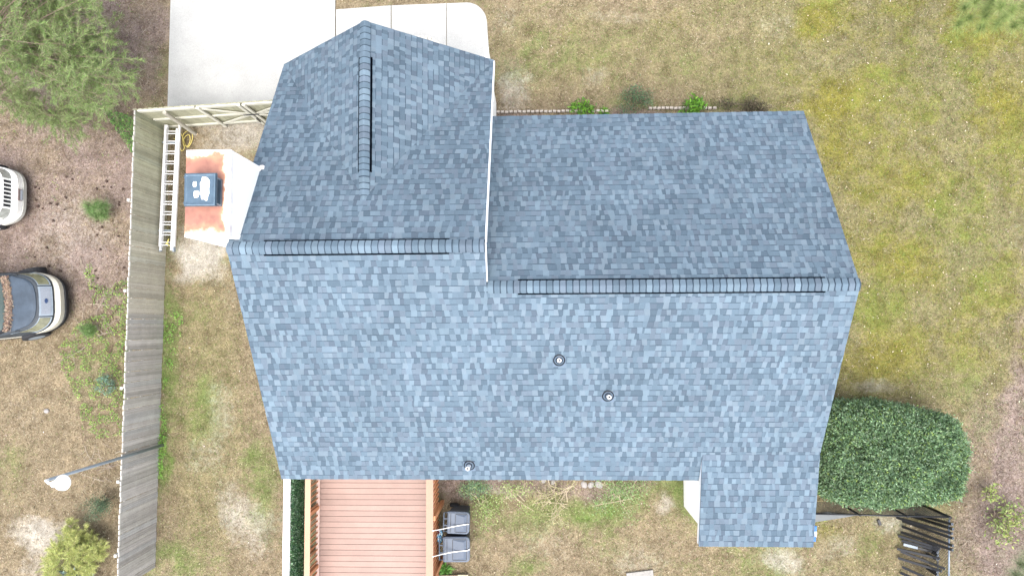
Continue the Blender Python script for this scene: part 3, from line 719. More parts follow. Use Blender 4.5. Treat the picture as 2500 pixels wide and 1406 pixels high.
def curve_tube(name, pts, r, m, n=6, **kw):
    # Catmull-Rom through pts
    out = []; P_ = [Vector(p) for p in pts]; Q = [P_[0]] + P_ + [P_[-1]]
    for i in range(1, len(Q) - 2):
        for k in range(5):
            t = k / 5; a, b, c, d = Q[i - 1], Q[i], Q[i + 1], Q[i + 2]
            out.append(.5 * ((2 * b) + (c - a) * t + (2 * a - 5 * b + 4 * c - d) * t * t + (3 * b - a - 3 * c + d) * t ** 3))
    out.append(P_[-1]); mb = MB(); mb.tube(out, r, n); return meta(mb.build(name, m, smooth=True), **kw)
yc = [(441, 324), (447, 338), (452, 352), (458, 360), (466, 350), (470, 336), (468, 324), (458, 320), (448, 328), (446, 342), (450, 355), (458, 357), (464, 344), (462, 330), (452, 334), (447, 348), (450, 362), (444, 369), (440, 362), (438, 352), (434, 345), (424, 338)]
curve_tube('yellow_cord', [P(x, y, .02 + .006 * i) for i, (x, y) in enumerate(yc)], .011, M['ycord'], label='loose yellow cord tangled at the top end of the ladder', cat='cord')
curve_tube('yellow_cord', [P(x, y, .60) for x, y in ((404, 598), (408, 592), (412, 583), (409, 595), (415, 601))], .010, M['ycord'], label='short yellow cord end at the bottom of the ladder', cat='cord')

# ---------------------------------------------------------------- lamp post
def lamp():
    base = P(398, 1086, 0); top = P(118, 1171, 4.7)
    root = empty('lamp_post', base, 0, 'thin grey pole with a white dish lamp leaning out over the wooden fence', 'lamp')
    t = top - base; m = MB(); m.tube([(0, 0, 0), t * .5 + Vector((0, 0, .02)), t], [.045, .04, .034], 12); m.build('pole', M['pole'], root, True)
    hd = P(152, 1178, 4.65) - base; hd2 = P(138, 1179, 4.72) - base
    a = MB(); a.tube([t, t + Vector((-.02, 0, .06)), (t + hd2) / 2 + Vector((0, -.02, .1)), hd2 + Vector((0, 0, .06))], .028, 10); a.build('arm', M['lampwhite'], root, True)
    c = MB(); c.lathe([(.0001, .14), (.05, .135), (.075, .1), (.08, .03), (.09, 0)], tuple(hd2 + Vector((0, 0, .0))), 20); c.build('lamp_cap', M['lampwhite'], root, True)
    s = MB(); s.lathe([(.02, .12), (.1, .11), (.16, .07), (.185, 0), (.18, -.02)], tuple(hd + Vector((0, 0, -.02))), 30); s.build('lamp_shade', M['lampwhite'], root, True)
lamp()

# ---------------------------------------------------------------- deck
DZ = .85; CZ = DZ + .92
def deck():
    root = empty('deck', (0, 0, 0), TH, 'pink painted timber deck with orange railings behind the house', 'deck')
    q = lambda px, py, z: HL(P(px, py, z))
    x0 = q(777, 1300, DZ).x; x1 = q(1066, 1300, DZ).x; yt = YB + .5; ybm = q(900, 1500, DZ).y
    pink = (.255, .173, .145); org = (.40, .18, .085); orl = (.42, .245, .165)
    pitch = 13.33 * (20 - DZ) / FPX; y = q(900, 1178.5, DZ).y + pitch * 3; bd = MB(); rr = random.Random(3)
    while y > ybm:
        g = rr.uniform(.92, 1.06); bd.box(x0 - .02, x1 - .06, y - pitch + .010, y, DZ - .03, DZ, tuple(c * g for c in pink)); y -= pitch
    bd.build('floor_board', M['deck'], root)
    jo = MB(); jo.box(x0, x1 - .08, ybm, yt, DZ - .2, DZ - .034, (.09, .045, .03)); jo.box(x1 - .055, x1 - .015, ybm, yt, DZ - .28, DZ - .002, org); jo.build('joist_frame', M['deck'], root)
    # right railing
    xc0, xc1 = q(1040, 1300, CZ).x, q(1057.5, 1300, CZ).x; xc = (xc0 + xc1) / 2
    c = MB(); c.box(xc0, xc1, ybm, yt, CZ - .035, CZ, (.33, .185, .13)); c.build('rail_cap', M['deck'], root)
    r = MB(); r.box(xc + .0, xc + .04, ybm, yt, CZ - .13, CZ - .038, org); r.box(xc, xc + .04, ybm, yt, DZ + .06, DZ + .14, org); r.build('rail', M['deck'], root)
    y = yt - .1; k = 0
    while y > ybm:
        b = MB(); b.box(xc + .042, xc + .08, y - .02, y + .02, DZ - .22, CZ - .04, org); b.build('baluster', M['deck'], root); y -= .13; k += 1
    for py in (1252, 1395):
        yy = q(1062, py, 1.2).y; b = MB(); b.box(xc + .043, xc + .145, yy - .06, yy + .06, 0, CZ - .04, org); b.build('post', M['deck'], root)
    # left railing
    xl0, xl1 = q(744, 1250, CZ).x, q(757.5, 1250, CZ).x; xl = (xl0 + xl1) / 2
    c = MB(); c.box(xl0, xl1, ybm, yt, CZ - .035, CZ, orl); c.build('rail_cap', M['deck'], root)
    r = MB(); r.box(xl - .02, xl + .02, ybm, yt, CZ - .12, CZ - .038, org); r.build('rail', M['deck'], root)
    r = MB(); r.box(xl - .035, xl + .055, ybm, yt, DZ + .05, DZ + .09, (.5, .36, .31)); r.build('rail', M['deck'], root)
    y = yt - .1
    while y > ybm:
        b = MB(); b.box(xl - .018, xl + .018, y - .014, y + .014, DZ + .092, CZ - .04, org); b.build('baluster', M['deck'], root); y -= .155
    for py in (1246, 1392):
        yy = q(765, py, 1.3).y; b = MB(); b.box(xl - .045, xl + .045, yy - .045, yy + .045, 0, CZ - .04, org); b.build('post', M['deck'], root)
    # privacy screen of artificial ivy with a white top board
    zt = 2.12; s0, s1 = q(691, 1290, zt).x, q(706, 1290, zt).x; ys = YB + .3
    scr = empty('privacy_screen', (0, 0, 0), TH, 'privacy screen of dark artificial ivy with a white top board beside the deck', 'screen')
    w = MB(); w.box(s0, s1, ybm, ys, zt - .12, zt); w.build('top_board', M['white'], scr)
    l_ = MB(); l_.box(s1 - .03, s1 + .0, ybm, ys, .75, zt - .123, (.3, .17, .09))
    l_.build('lattice', M['deck'], scr)
    for py in (1184, 1290, 1400):
        yy = min(q(700, py, 2).y, ys - .06); b = MB(); b.box(s0 + .02, s1 - .033, yy - .045, yy + .045, 0, zt - .123, org); b.build('post', M['deck'], scr)
    n = 26000; C = np.stack([s1 + .01 + NR.random(n) * .06, NR.uniform(ybm, ys, n), NR.uniform(.85, zt - .05, n)], 1)
    D = NR.normal(size=(n, 3)); D[:, 0] += 1.2; D[:, 2] -= .2
    fast('ivy', leafV(C, D, NR.uniform(.04, .075, n), NR.uniform(.015, .03, n)), 4, pal([(.03, .085, .035), (.055, .14, .055), (.10, .21, .08), (.02, .05, .03), (.26, .36, .24)], n), M['leaf'], scr)
deck()

# ---------------------------------------------------------------- trash carts
def cart(cx, cy, w, dpt, hh, label, seed):
    """lid hinge on -X side"""
    c = P(cx, cy, hh); root = empty('trash_cart', (c.x, c.y, 0), R.uniform(-.03, .03), label, 'trash cart', 'wheeled trash carts beside the deck')
    def rr_(hx, hy, r, z, ox=0):
        pts = []
        for sx, sy, a0 in ((1, 1, 0), (-1, 1, 90), (-1, -1, 180), (1, -1, 270)):
            rad = r if sx > 0 else r * .35
            for k in range(5):
                a = math.radians(a0 + k * 22.5); pts.append((ox + sx * (hx - rad) + rad * math.cos(a), sy * (hy - rad) + rad * math.sin(a), z))
        return pts
    hx, hy = dpt / 2, w / 2
    b = MB(); b.loft([rr_(hx * .72, hy * .74, .06, .06), rr_(hx * .86, hy * .88, .08, .6), rr_(hx * .93, hy * .94, .09, hh - .1), rr_(hx * .99, hy * .99, .1, hh - .09), rr_(hx * .99, hy * .99, .1, hh - .05)], capb=True)
    b.build('bin_body', M['bindark'], root, False)
    l = MB(); l.loft([rr_(hx, hy, .11, hh - .05), rr_(hx, hy, .11, hh - .02), rr_(hx * .97, hy * .96, .1, hh), rr_(hx * .90, hy * .90, .09, hh + .004), rr_(hx * .88, hy * .88, .08, hh + .018)])
    lid = l.build('lid', M['bin'], root)
    # recessed wedge panels around a raised centre
    t = MB(); z = hh + .019; x0, x1, y0, y1 = -hx * .25, hx * .74, -hy * .78, hy * .78
    t.hexa([(x0, y0, z), (x1, y0, z), (x1, y1, z), (x0, y1, z)], [(x0, y0 + .01, z + .002), (x1 - .07, y0 + .06, z + .03), (x1 - .07, y1 - .06, z + .03), (x0, y1 - .01, z + .002)])
    t.build('lid_panel', M['bin'], lid)
    e = MB()
    for (xa, ya, xb, yb_) in ((x0, y1 + .01, x1, y1 + .01), (x1 + .01, y0, x1 + .01, y1), (x0, y0 - .01, x1, y0 - .01), (-hx * .27, y0, -hx * .27, y1), (-hx * .68, y0 - .02, -hx * .68, y1 + .02)):
        e.bar((xa, ya, z + .002), (xb, yb_, z + .002), .014, .006)
    e.build('lid_groove', M['black'], lid)
    h = MB(); xh = -hx - .1
    h.tube([(-hx + .02, -hy * .85, hh - .07), (xh, -hy * .85, hh - .05), (xh, hy * .85, hh - .05), (-hx + .02, hy * .85, hh - .07)], .018, 8); h.build('handle', M['bin'], root)
    for y in (-hy * .3, hy * .3):
        k = MB(); k.box(xh, -hx + .02, y - .015, y + .015, hh - .07, hh - .04); k.build('handle_bracket', M['bin'], root)
    for y in (-hy * .8, hy * .8):
        k = MB(); k.tube([(-hx * .75, y - .03, .13), (-hx * .75, y + .03, .13)], .13, 18); k.build('wheel', M['tyre'], root)
    return root
cart(1119, 1276, .60, .62, 1.05, 'grey wheeled trash cart nearer the house, half under the shrub branches', 1)
cart(1114, 1341, .68, .74, 1.08, 'larger grey wheeled trash cart farther from the house, next to the blue towel', 2)
curve_tube('strap', [P(1056, 1295, 1.80), P(1083, 1290, 1.35), P(1110, 1284, 1.13), P(1141, 1279, 1.11), P(1143, 1280, 1.0)], .013, M['cord'], label='white cord tying down the trash cart nearer the house', cat='cord')
curve_tube('strap', [P(1056, 1358, 1.80), P(1080, 1352, 1.38), P(1110, 1346, 1.16), P(1140, 1343, 1.13), P(1146, 1340, 1.12), P(1147, 1339, 1.0)], .013, M['cord'], label='white cord tying down the trash cart farther from the house', cat='cord')
def towel():
    c = P(1070, 1309, .8); rows = []; n = 16
    V = [[None] * n for _ in range(n)]
    mb = MB(); cols = [(.35, .62, .75), (.7, .78, .82), (.1, .35, .6), (.6, .75, .82), (.05, .12, .25), (.45, .68, .8)]
    for i in range(n):
        for j in range(n):
            u, v = i / (n - 1) - .5, j / (n - 1) - .5
            sw = 1 - .35 * abs(v) * 2
            x = c.x + u * .2 * sw + .02 * math.sin(9 * v + 3) ; y = c.y - v * .34 + .02 * math.sin(14 * u)
            z = .82 + .07 * math.sin(20 * u + 4 * v) - .5 * max(0, abs(u) - .3) - .25 * abs(v)
            V[i][j] = Vector((x, y, z))
    for i in range(n - 1):
        for j in range(n - 1):
            col = cols[(i * 2 + j // 3) % 6] if j > 3 else (.22, .02, .05) if 4 < i < 10 else cols[i % 3]
            mb.face([V[i][j], V[i + 1][j], V[i + 1][j + 1], V[i][j + 1]], col)
    o = mb.build('towel', M['litter'], smooth=True); so = o.modifiers.new('thick', 'SOLIDIFY'); so.thickness = .008
    meta(o, 'crumpled blue and white striped towel hung between deck railing and carts', 'towel')
towel()

# ---------------------------------------------------------------- cars
def sup(a, b, n_, cx, z, k=56, nr=None):
    pts = []
    for i in range(k):
        t = 2 * math.pi * i / k; c, s = math.cos(t), math.sin(t); e = 2 / (n_ if c > 0 else (nr or n_))
        pts.append((cx + math.copysign(abs(c) ** e, c) * a, math.copysign(abs(s) ** (2 / n_), s) * b, z))
    return pts
def supx(a, b, n_, y): return a * max(0, 1 - min(1, abs(y / b)) ** n_) ** (1 / n_)
def suv(nose, yaw, Lc, Wc, label, body, hoodm, lower, kind, steer):
    """x forward, origin on the ground under the nose"""
    root = empty('parked_car', nose, yaw, label, 'car')
    A, B = Lc / 2, Wc / 2; cx = -A; n_ = 4.2 if kind == 'dark' else 5.0
    g0, g1, gz0, gz1 = (.12, .30, .80, .97) if kind == 'dark' else (.11, .17, .68, .94)
    b = MB(); b.loft([sup(A - .1, B - .06, n_, cx, .32), sup(A - .03, B - .01, n_, cx, .5), sup(A - .10, B, n_, cx, .66), sup(A - g0, B - .01, n_, cx, gz0), sup(A - g1, B - .07, n_, cx, gz1), sup(A - .36, B - .12, n_, cx, 1.01), sup(A - .7, B - .4, n_, cx, 1.05)], capb=True)
    bo = b.build('body', body, root, False)
    # bumper
    bp = MB(); bp.loft([sup(A - .06, B - .02, n_ - .4, cx, .36), sup(A + .02, B + .01, n_ - .4, cx, .44), sup(A + .03, B + .015, n_ - .4, cx, .62), sup(A - .02, B + .0, n_ - .4, cx, .68), sup(A - .12, B - .05, n_ - .4, cx, .685)], capb=True)
    bp.build('bumper', body if kind == 'white' else mat('cream_bumper', (.5, .48, .41), .35, var=.05, coat=.3), root, False)
    lw = MB(); lw.loft([sup(A - .02, B - .02, n_ - .6, cx, .26), sup(A + .05, B + .02, n_ - .6, cx, .3), sup(A + .055, B + .02, n_ - .6, cx, .42), sup(A + .01, B, n_ - .6, cx, .43)], capb=True)
    lw.build('lower_valance', lower, root, False)
    # hood
    hd = MB(); ny, nx = 14, 10; bw = B - .17; xb = -1.08 if kind == 'dark' else -1.42
    def hx(y, i): xf = cx + supx(A - .40, B - .11, n_, y) ; return xb + .10 * (y / bw) ** 2 * -1 + (xf - xb) * i / nx
    def hz(x, y, i): return 1.062 + .03 * (1 - (i / nx) ** 3) - .03 * (y / bw) ** 4 - (.02 if i == nx else 0)
    G = [[Vector((hx(-bw + 2 * bw * j / ny, i), -bw + 2 * bw * j / ny, hz(0, -bw + 2 * bw * j / ny, i))) for j in range(ny + 1)] for i in range(nx + 1)]
    for i in range(nx):
        for j in range(ny): hd.face([G[i][j], G[i + 1][j], G[i + 1][j + 1], G[i][j + 1]])
    for i in range(nx):
        for j in (0, ny): hd.face([G[i][j], G[i + 1][j], G[i + 1][j] - Vector((0, 0, .06)), G[i][j] - Vector((0, 0, .06))])
    for j in range(ny): hd.face([G[nx][j], G[nx][j + 1], G[nx][j + 1] - Vector((0, 0, .06)), G[nx][j] - Vector((0, 0, .06))])
    hd.build('hood', hoodm, root, False)
    if kind == 'dark':
        for s in (-1, 1):
            g = MB(); g.bar((xb + .05, s * (bw + .012), 1.045), (cx + supx(A - .40, B - .11, n_, bw) + .02, s * (bw + .012), 1.03), .02, .02); g.build('hood_seam', M['black'], root)
    def patch(name, y0, y1, f0, f1, m, off=.012, k=8):
        """strip on the slanted nose between z .82 (f=0) and z .97 (f=1)"""
        p = MB()
        def pt(y, f, o): 
            lo = cx + supx(A - g0, B - .01, n_, y); hi = cx + supx(A - g1, B - .07, n_, y)
            return Vector((lo + (hi - lo) * f + o * .7, y, gz0 + (gz1 - gz0) * f + o * (.4 if kind == 'white' else 1)))
        for j in range(k):
            ya, yb_ = y0 + (y1 - y0) * j / k, y0 + (y1 - y0) * (j + 1) / k
            q = [pt(ya, f0, off), pt(yb_, f0, off), pt(yb_, f1, off), pt(ya, f1, off)]
            lo = [pt(ya, f0, -.01), pt(yb_, f0, -.01), pt(yb_, f1, -.01), pt(ya, f1, -.01)]
            p.hexa(lo, q)
        return p.build(name, m, root)
    lampm = mat('headlight_' + kind, (.12, .12, .075) if kind == 'dark' else (.26, .27, .25), .12, var=.35, scale=9, coat=.5)
    for s in (-1, 1):
        patch('headlight', s * (B * .50), s * (B * .88), .0, 1.05, lampm, .016)
        if kind == 'dark':
            fr = patch('headlight_frame', s * (B * .48), s * (B * .905), -.12, 1.15, M['pole'], .006)
    if kind == 'dark':
        patch('grille', -B * .40, B * .40, .02, 1.0, mat('grille_mesh', (.2, .22, .25), .4, var=.2, scale=40, metal=.3), .018)
        patch('grille_surround', -B * .44, B * .44, -.15, 1.2, M['pole'], .006)
        e = MB(); c_ = Vector((cx + (supx(A - .12, B, n_, 0) + supx(A - .3, B, n_, 0)) / 2 + .02, 0, .91)); ring = []
        for k in range(20):
            t = 2 * math.pi * k / 20; ring.append(c_ + Vector((-.028 * math.cos(t), .07 * math.sin(t), .028 * math.cos(t))))
        e.extr(ring, (.008, 0, .01)); e.build('emblem', mat('blue_oval', (.02, .04, .10), .3), root)
    else:
        for k in range(7):
            y = (k - 3) * .118; patch('grille_slot', y - .036, y + .036, .1, .92, M['black'], .018, 2)
        pl = MB(); pl.bar((.03, -.17, .56), (.03, .17, .56), .05, .15); pl.build('plate_bracket', mat('plate_bracket', (.2, .16, .15), .6), root)
        pl = MB(); xx = .062; pl.extr([(xx, -.15, .49), (xx, .15, .49), (xx - .03, .15, .635), (xx - .03, -.15, .635)], (.006, 0, .002)); pl.build('license_plate', mat('plate', (.3, .33, .38), .4, var=.2, scale=30), root)
        g2 = MB(); g2.bar((-.30, -B * .62, 1.0), (-.30, B * .62, 1.0), .02, .01); g2.build('hood_gap', M['pole'], root)
    # cabin
    cb = MB(); cf = -1.05 if kind == 'dark' else -1.40; ca = (Lc + cf) / 2 - .03; cc = cf - ca
    cb.loft([sup(ca, B - .06, 5, cc, 1.0), sup(ca - .03, B - .08, 5, cc, 1.08)]); cb.build('cowl', M['black'], root)
    gl = MB(); gl.loft([sup(ca - .14, B - .09, 6, cc - .1, 1.08), sup(ca - .42, B - .22, 6, cc - .22, 1.62)]); gl.build('windows', M['glass'], root, True)
    rf = MB(); rf.loft([sup(ca - .42, B - .21, 6, cc - .2, 1.62), sup(ca - .48, B - .24, 5, cc - .2, 1.69), sup(ca - .8, B - .5, 4, cc - .2, 1.72)]); rf.build('roof', body if kind == 'white' else hoodm, root, True)
    for x, st in ((-.95, steer), (-Lc + .95, 0)):
        for s in (-1, 1):
            w = MB(); c_ = Vector((x, s * (B - .07), .36)); dv = Vector((-math.sin(st), math.cos(st), 0)) * .12
            w.tube([c_ - dv, c_ - dv * .85, c_ + dv * .85, c_ + dv], [.30, .36, .36, .30], 28); tw = w.build('wheel', M['tyre'], root)
            r_ = MB(); r_.tube([c_ - dv * 1.03, c_ + dv * 1.03], .21, 20); r_.build('rim', M['pole'] if kind == 'dark' else M['alu'], tw)
            if kind == 'dark':
                pass
    return root
carwhite = mat('white_paint', (.84, .85, .83), .3, var=.03, coat=.5)
navy = mat('faded_navy_paint', (.04, .055, .075), .6, var=.3, scale=3, fine=.08, fscale=60, spec=.25)
darkb = mat('dark_body_paint', (.03, .037, .045), .5, var=.2, scale=4)
n1 = P(60, 480, .32); suv((n1.x, n1.y, 0), math.radians(1.5), 4.6, 1.80, 'white off-road car with slotted grille, parked in pine straw above the dark one', carwhite, carwhite, mat('cream_valance', (.4, .4, .37), .5), 'white', .05)
n2 = P(163, 735, .32); suv((n2.x, n2.y, 0), math.radians(5), 4.8, 1.92, 'dark faded off-road car with cream bumper and leaf litter under its windscreen', darkb, navy, M['black'], 'dark', .22)
def cowl_litter():
    n = 2600
    y = NR.uniform(-.78, .78, n); x = NR.normal(-1.15, .045, n) - .11 * (y / .8) ** 2
    ca, sa = math.cos(math.radians(5)), math.sin(math.radians(5))
    C = np.stack([n2.x + x * ca - y * sa, n2.y + x * sa + y * ca, 1.095 + NR.random(n) * .03], 1)
    D = NR.normal(size=(n, 3)); D[:, 2] *= .2
    o = fast('leaf_litter', leafV(C, D, NR.uniform(.04, .14, n), NR.uniform(.008, .03, n), np.tile([0, 0, 1.], (n, 1))), 4, pal([(.12, .075, .05), (.19, .135, .095), (.06, .045, .045), (.26, .2, .15)], n), M['litter'])
    meta(o, 'brown leaves and twigs collected below the dark car windscreen', 'leaf litter', kind='stuff')
cowl_litter()

# ---------------------------------------------------------------- black fence, pipes
def chain_fence():
    zt = 1.32
    A = P(1975, 1253, zt); B_ = P(2320, 1263, zt + .05); C_ = P(2316, 1460, zt)
    root = empty('chain_link_fence', (A.x, A.y, 0), 0, 'black chain-link fence running from the house corner past the hedge', 'fence')
    o = Vector((A.x, A.y, 0))
    def panel(p, q, root, o, fab=True, mrail=None):
        p = Vector((p.x, p.y, 0)) - o; q = Vector((q.x, q.y, 0)) - o; d = (q - p); L = d.length; d.normalize()
        r = MB(); r.tube([p + Vector((0, 0, zt)), q + Vector((0, 0, zt))], .024, 8); r.build('top_rail', mrail or M['fenceblk'], root, True)
        k = MB(); s = .085; u = -zt
        while u < L:
            for sg in (1, -1):
                a0, a1 = u, u + zt; z0, z1 = .02, zt
                lo, hi = max(a0, 0), min(a1, L)
                if hi - lo < .02: continue
                za, zb_ = z0 + (lo - a0) / (a1 - a0) * (z1 - z0), z0 + (hi - a0) / (a1 - a0) * (z1 - z0)
                if sg < 0: za, zb_ = zt + .02 - za, zt + .02 - zb_
                a, b = p + d * lo + Vector((0, 0, za)), p + d * hi + Vector((0, 0, zb_))
                k.tube([a, b], .0045, 3, cap=False)
            u += s
        k.build('mesh', M['fenceblk'], root)
        return p, q, d, L
    p, q, d, L = panel(A, B_, root, o)
    for t in (.0, .36, .7, 1):
        c = p + (q - p) * t; m = MB(); rr_ = .04 if t == 1 else .03; m.tube([c, c + Vector((0, 0, zt + .06))], rr_, 10); m.build('post', M['fenceblk'], root, True)
    o2 = Vector((B_.x, B_.y, 0)); r2 = empty('chain_link_fence', o2, 0, 'black chain-link fence with grey top rail behind the leaning pipes', 'fence')
    p, q, d, L = panel(B_ + Vector((0, -.06, 0)), C_, r2, o2, mrail=M['railgrey'])
    c = q; m = MB(); m.tube([c, c + Vector((0, 0, zt + .06))], .03, 10); m.build('post', M['fenceblk'], r2, True)
chain_fence()
def pipes():
    S8 = 8.47; L_ = [(560, 120, 1310, 330, 1, 'black pipe leaning on the grey rail, topmost, starting against the fence'), (440, 150, 1325, 430, 1, 'second black pipe down from the fence corner, leaning over the grey rail'),
        (165, 190, 1310, 525, 1, 'long black pipe reaching far left, third down over the grey rail'), (290, 265, 1328, 622, 1, 'fourth black pipe down over the grey rail, pressed against the long one'),
        (280, 375, 1325, 775, 1, 'black pipe with rounded left end, alone in the middle of those over the grey rail'), (260, 495, 1318, 862, 1, 'lowest of the black pipes crossing over the grey rail'),
        (195, 568, 1062, 835, 0, 'black pipe with open ring end just below those crossing the rail'), (265, 665, 1030, 872, 0, 'black pipe lying just above the short grey one'),
        (170, 835, 1050, 1040, 0, 'black pipe meeting another in a V at its left end, upper one'), (245, 890, 1160, 1250, 0, 'black pipe with a clamp halfway, lower arm of the V'),
        (190, 1025, 1090, 1300, 0, 'black pipe below the V, ending short of the grey rail'), (275, 1210, 960, 1520, 0, 'black pipe second from the bottom edge of the photo'), (245, 1335, 900, 1600, 0, 'black pipe nearest the bottom edge of the photo')]
    for i, (x0, y0, x1, y1, over, lab) in enumerate(L_):
        a = P(2170 + x0 / S8, 1240 + y0 / S8, .05 + .02 * (i % 3)); b = P(2170 + x1 / S8, 1240 + y1 / S8, 1.42 if over else .62 - .04 * (i % 2))
        root = empty('fence_pipe', a, 0, lab, 'pipe', 'black fence pipes stacked against the chain-link fence')
        m = MB(); v = b - a; m.bar((0, 0, 0), v, .062, .062); m.build('tube', M['fenceblk'], root, bevel=.008)
        e = MB(); dn = v.normalized(); e.bar(v, v + dn * .008, .052, .052); e.build('end_ring', M['railgrey'], root)
        e = MB(); e.bar(v + dn * .0085, v + dn * .0095, .03, .03); e.build('end_hole', M['black'], root)
    a = P(2206, 1328, .1); b = P(2275, 1346, .35)
    m = MB(); m.bar(a, a + (b - a) * .5, .07, .05, ); meta(m.build('grey_channel', M['railgrey']), 'pale grey metal channel under the black pipes', 'metal channel')
    m = MB(); m.bar(a + (b - a) * .52, b, .06, .06); meta(m.build('pipe_offcut', M['fenceblk']), 'short black tube end to end with the grey channel', 'pipe')
    a, b = P(2144, 1268, .04), P(2149, 1281, .04); m = MB(); m.bar(a, b, .07, .06); meta(m.build('pipe_offcut', M['fenceblk'], bevel=.006), 'short black tube offcut lying alone on bare soil below the fence', 'pipe')
    # prop frame under the lower pipes
    root = empty('pipe_rest', P(2287, 1345, 0), 0, 'low black stand with square open ends carrying the lower pipes', 'stand')
    o = P(2287, 1345, 0)
    for py in (1335, 1348, 1355, 1366, 1396, 1403):
        q = P(2289, py, .5) - o; q.z = 0; m = MB(); m.bar(q, q + Vector((0, 0, .5)), .055, .055); m.build('upright', M['fenceblk'], root)
        m = MB(); m.bar(q + Vector((0, 0, .501)), q + Vector((0, 0, .505)), .05, .05); f = m.build('upright_cap', M['railgrey'], root)
        m = MB(); m.bar(q + Vector((0, 0, .506)), q + Vector((0, 0, .508)), .028, .028); m.build('upright_hole', M['black'], root)
    m = MB(); m.bar(P(2289, 1330, .2) - o, P(2289, 1408, .2) - o, .04, .04); m.build('cross_bar', M['fenceblk'], root)
pipes()
def pads():
    con = mat('grey_slab', (.13, .14, .145), .85, var=.1, fine=.06)
    m = MB(); m.prism([tuple(P(x, y, .06))[:2] for x, y in ((1960, 1262), (1960, 1283), (1996, 1273), (2060, 1263), (2088, 1258), (2020, 1250))], -.02, .06)
    meta(m.build('concrete_slab', con), 'grey concrete wedge on the ground below the fence by the house corner', 'slab')
    m = MB(); m.prism([tuple(P(x, y, .06))[:2] for x, y in ((1529, 1399), (1594, 1391), (1599, 1430), (1535, 1440))], -.02, .06)
    meta(m.build('paving_slab', M['stone'], bevel=.01), 'pale square paving slab alone on the back lawn', 'slab')
    m = MB(); m.prism([tuple(P(x, y, .12))[:2] for x, y in ((1067, 1404), (1116, 1404), (1116, 1440), (1067, 1440))], .02, .12, (.3, .23, .17)); meta(m.build('timber_plank', M['board']), 'tan timber plank on the ground by the deck post', 'plank')
    m = MB(); m.prism([tuple(P(x, y, .13))[:2] for x, y in ((1117, 1403), (1142, 1403), (1142, 1440), (1117, 1440))], .02, .13, (.42, .4, .3)); meta(m.build('timber_plank', M['board']), 'paler short plank at the end of the tan one', 'plank')
pads()

# ---------------------------------------------------------------- stones and edging
def rock(name, px, py, r, label, cat='stone', group=None, seed=0, m=None, flat=.6):
    rr = random.Random(seed); c = P(px, py, 0); rings = []
    for k in range(6):
        ph = k / 5 * math.pi / 2; ring = []
        for i in range(12):
            a = 2 * math.pi * i / 12; q = r * math.cos(ph * .96) * (1 + .18 * noise.noise((math.cos(a) * 2 + seed, math.sin(a) * 2, k * .4))) ** 1
            ring.append((q * math.cos(a) * 1.1, q * math.sin(a) * .9, r * flat * math.sin(ph) + (.0 if k else -.03)))
        rings.append(ring)
    mb = MB(); mb.loft(rings); o = mb.build(name, m or M['stone'], None, False); o.location = c; o.rotation_euler.z = rr.uniform(0, 6); return meta(o, label, cat, group)
pst = mat('white_stone', (.25, .235, .225), .8, var=.12, scale=10, bump=.2)
for i, (x, y, r, l_) in enumerate(((1426, 1182, .10, 'leftmost of three pale stones by the green grass'), (1443, 1183, .095, 'middle one of three pale stones by the green grass'), (1462, 1182, .12, 'largest, right-hand one of three pale stones by the green grass'), (1350, 1177, .075, 'pale stone amid bare shrub stems by the eave'), (1327, 1172, .08, 'pale stone half hidden under the eave by the shrub stems'), (1220, 1171, .06, 'small pale stone peeping out under the rear eave'))):
    rock('stone', x, y, r, l_, seed=i, m=pst)
rock('stone', 114, 1003, .075, 'white stone alone on the dry grass above the lamp', seed=31, m=pst)
rock('stone', 322, 700, .0, '', seed=1) if False else None
def edging():
    base = None; k = 0
    xs = [1216 + i * 10.6 for i in range(26)] + [1588 + i * 10.3 for i in range(11)] + [1722, 1733, 1745]
    for x in xs:
        y = 273.5 - (x - 1215) * .0105 + (R.uniform(-.8, .8))
        if x > 1570: y = 264 + R.uniform(-.6, .6)
        p = P(x, y, .06)
        if base is None:
            mb = MB(); mb.loft([[(a * .05, b * .035, 0) for a, b in ((-1, -1), (1, -1), (1, 1), (-1, 1))], [(a * .05, b * .035, .07) for a, b in ((-1, -1), (1, -1), (1, 1), (-1, 1))], [(a * .042, b * .028, .085) for a, b in ((-1, -1), (1, -1), (1, 1), (-1, 1))]])
            base = mb.build('edging_brick', mat('pale_brick', (.36, .32, .28), .85, var=.25, scale=9, bump=.2)); o = base
        else: o = base.copy(); S.collection.objects.link(o)
        o.location = (p.x, p.y, 0); o.rotation_euler.z = R.uniform(-.15, .15)
        meta(o, 'small pale brick in the row edging the front flower bed', 'brick', 'bricks edging the front flower bed')
    base = None
    for i, (x, y, a) in enumerate(((1013, 91.5, .1), (1022, 90.5, .0), (1031, 90.5, -.05), (1040, 92, -.2), (1049, 94.5, -.35), (1057, 98, -.5), (1064, 102.5, -.65), (1070, 107.5, -.8))):
        p = P(x, y, .1)
        if base is None:
            mb = MB(); mb.box(-.046, .046, -.045, .045, 0, .1); base = mb.build('edging_stone', mat('pale_block', (.5, .48, .43), .8, var=.15), bevel=.012); o = base
        else: o = base.copy(); S.collection.objects.link(o)
        o.location = (p.x, p.y, .0); o.rotation_euler.z = a
        meta(o, 'pale block in the curved border beside the garage gable', 'stone', 'blocks of the curved border by the garage')
edging()

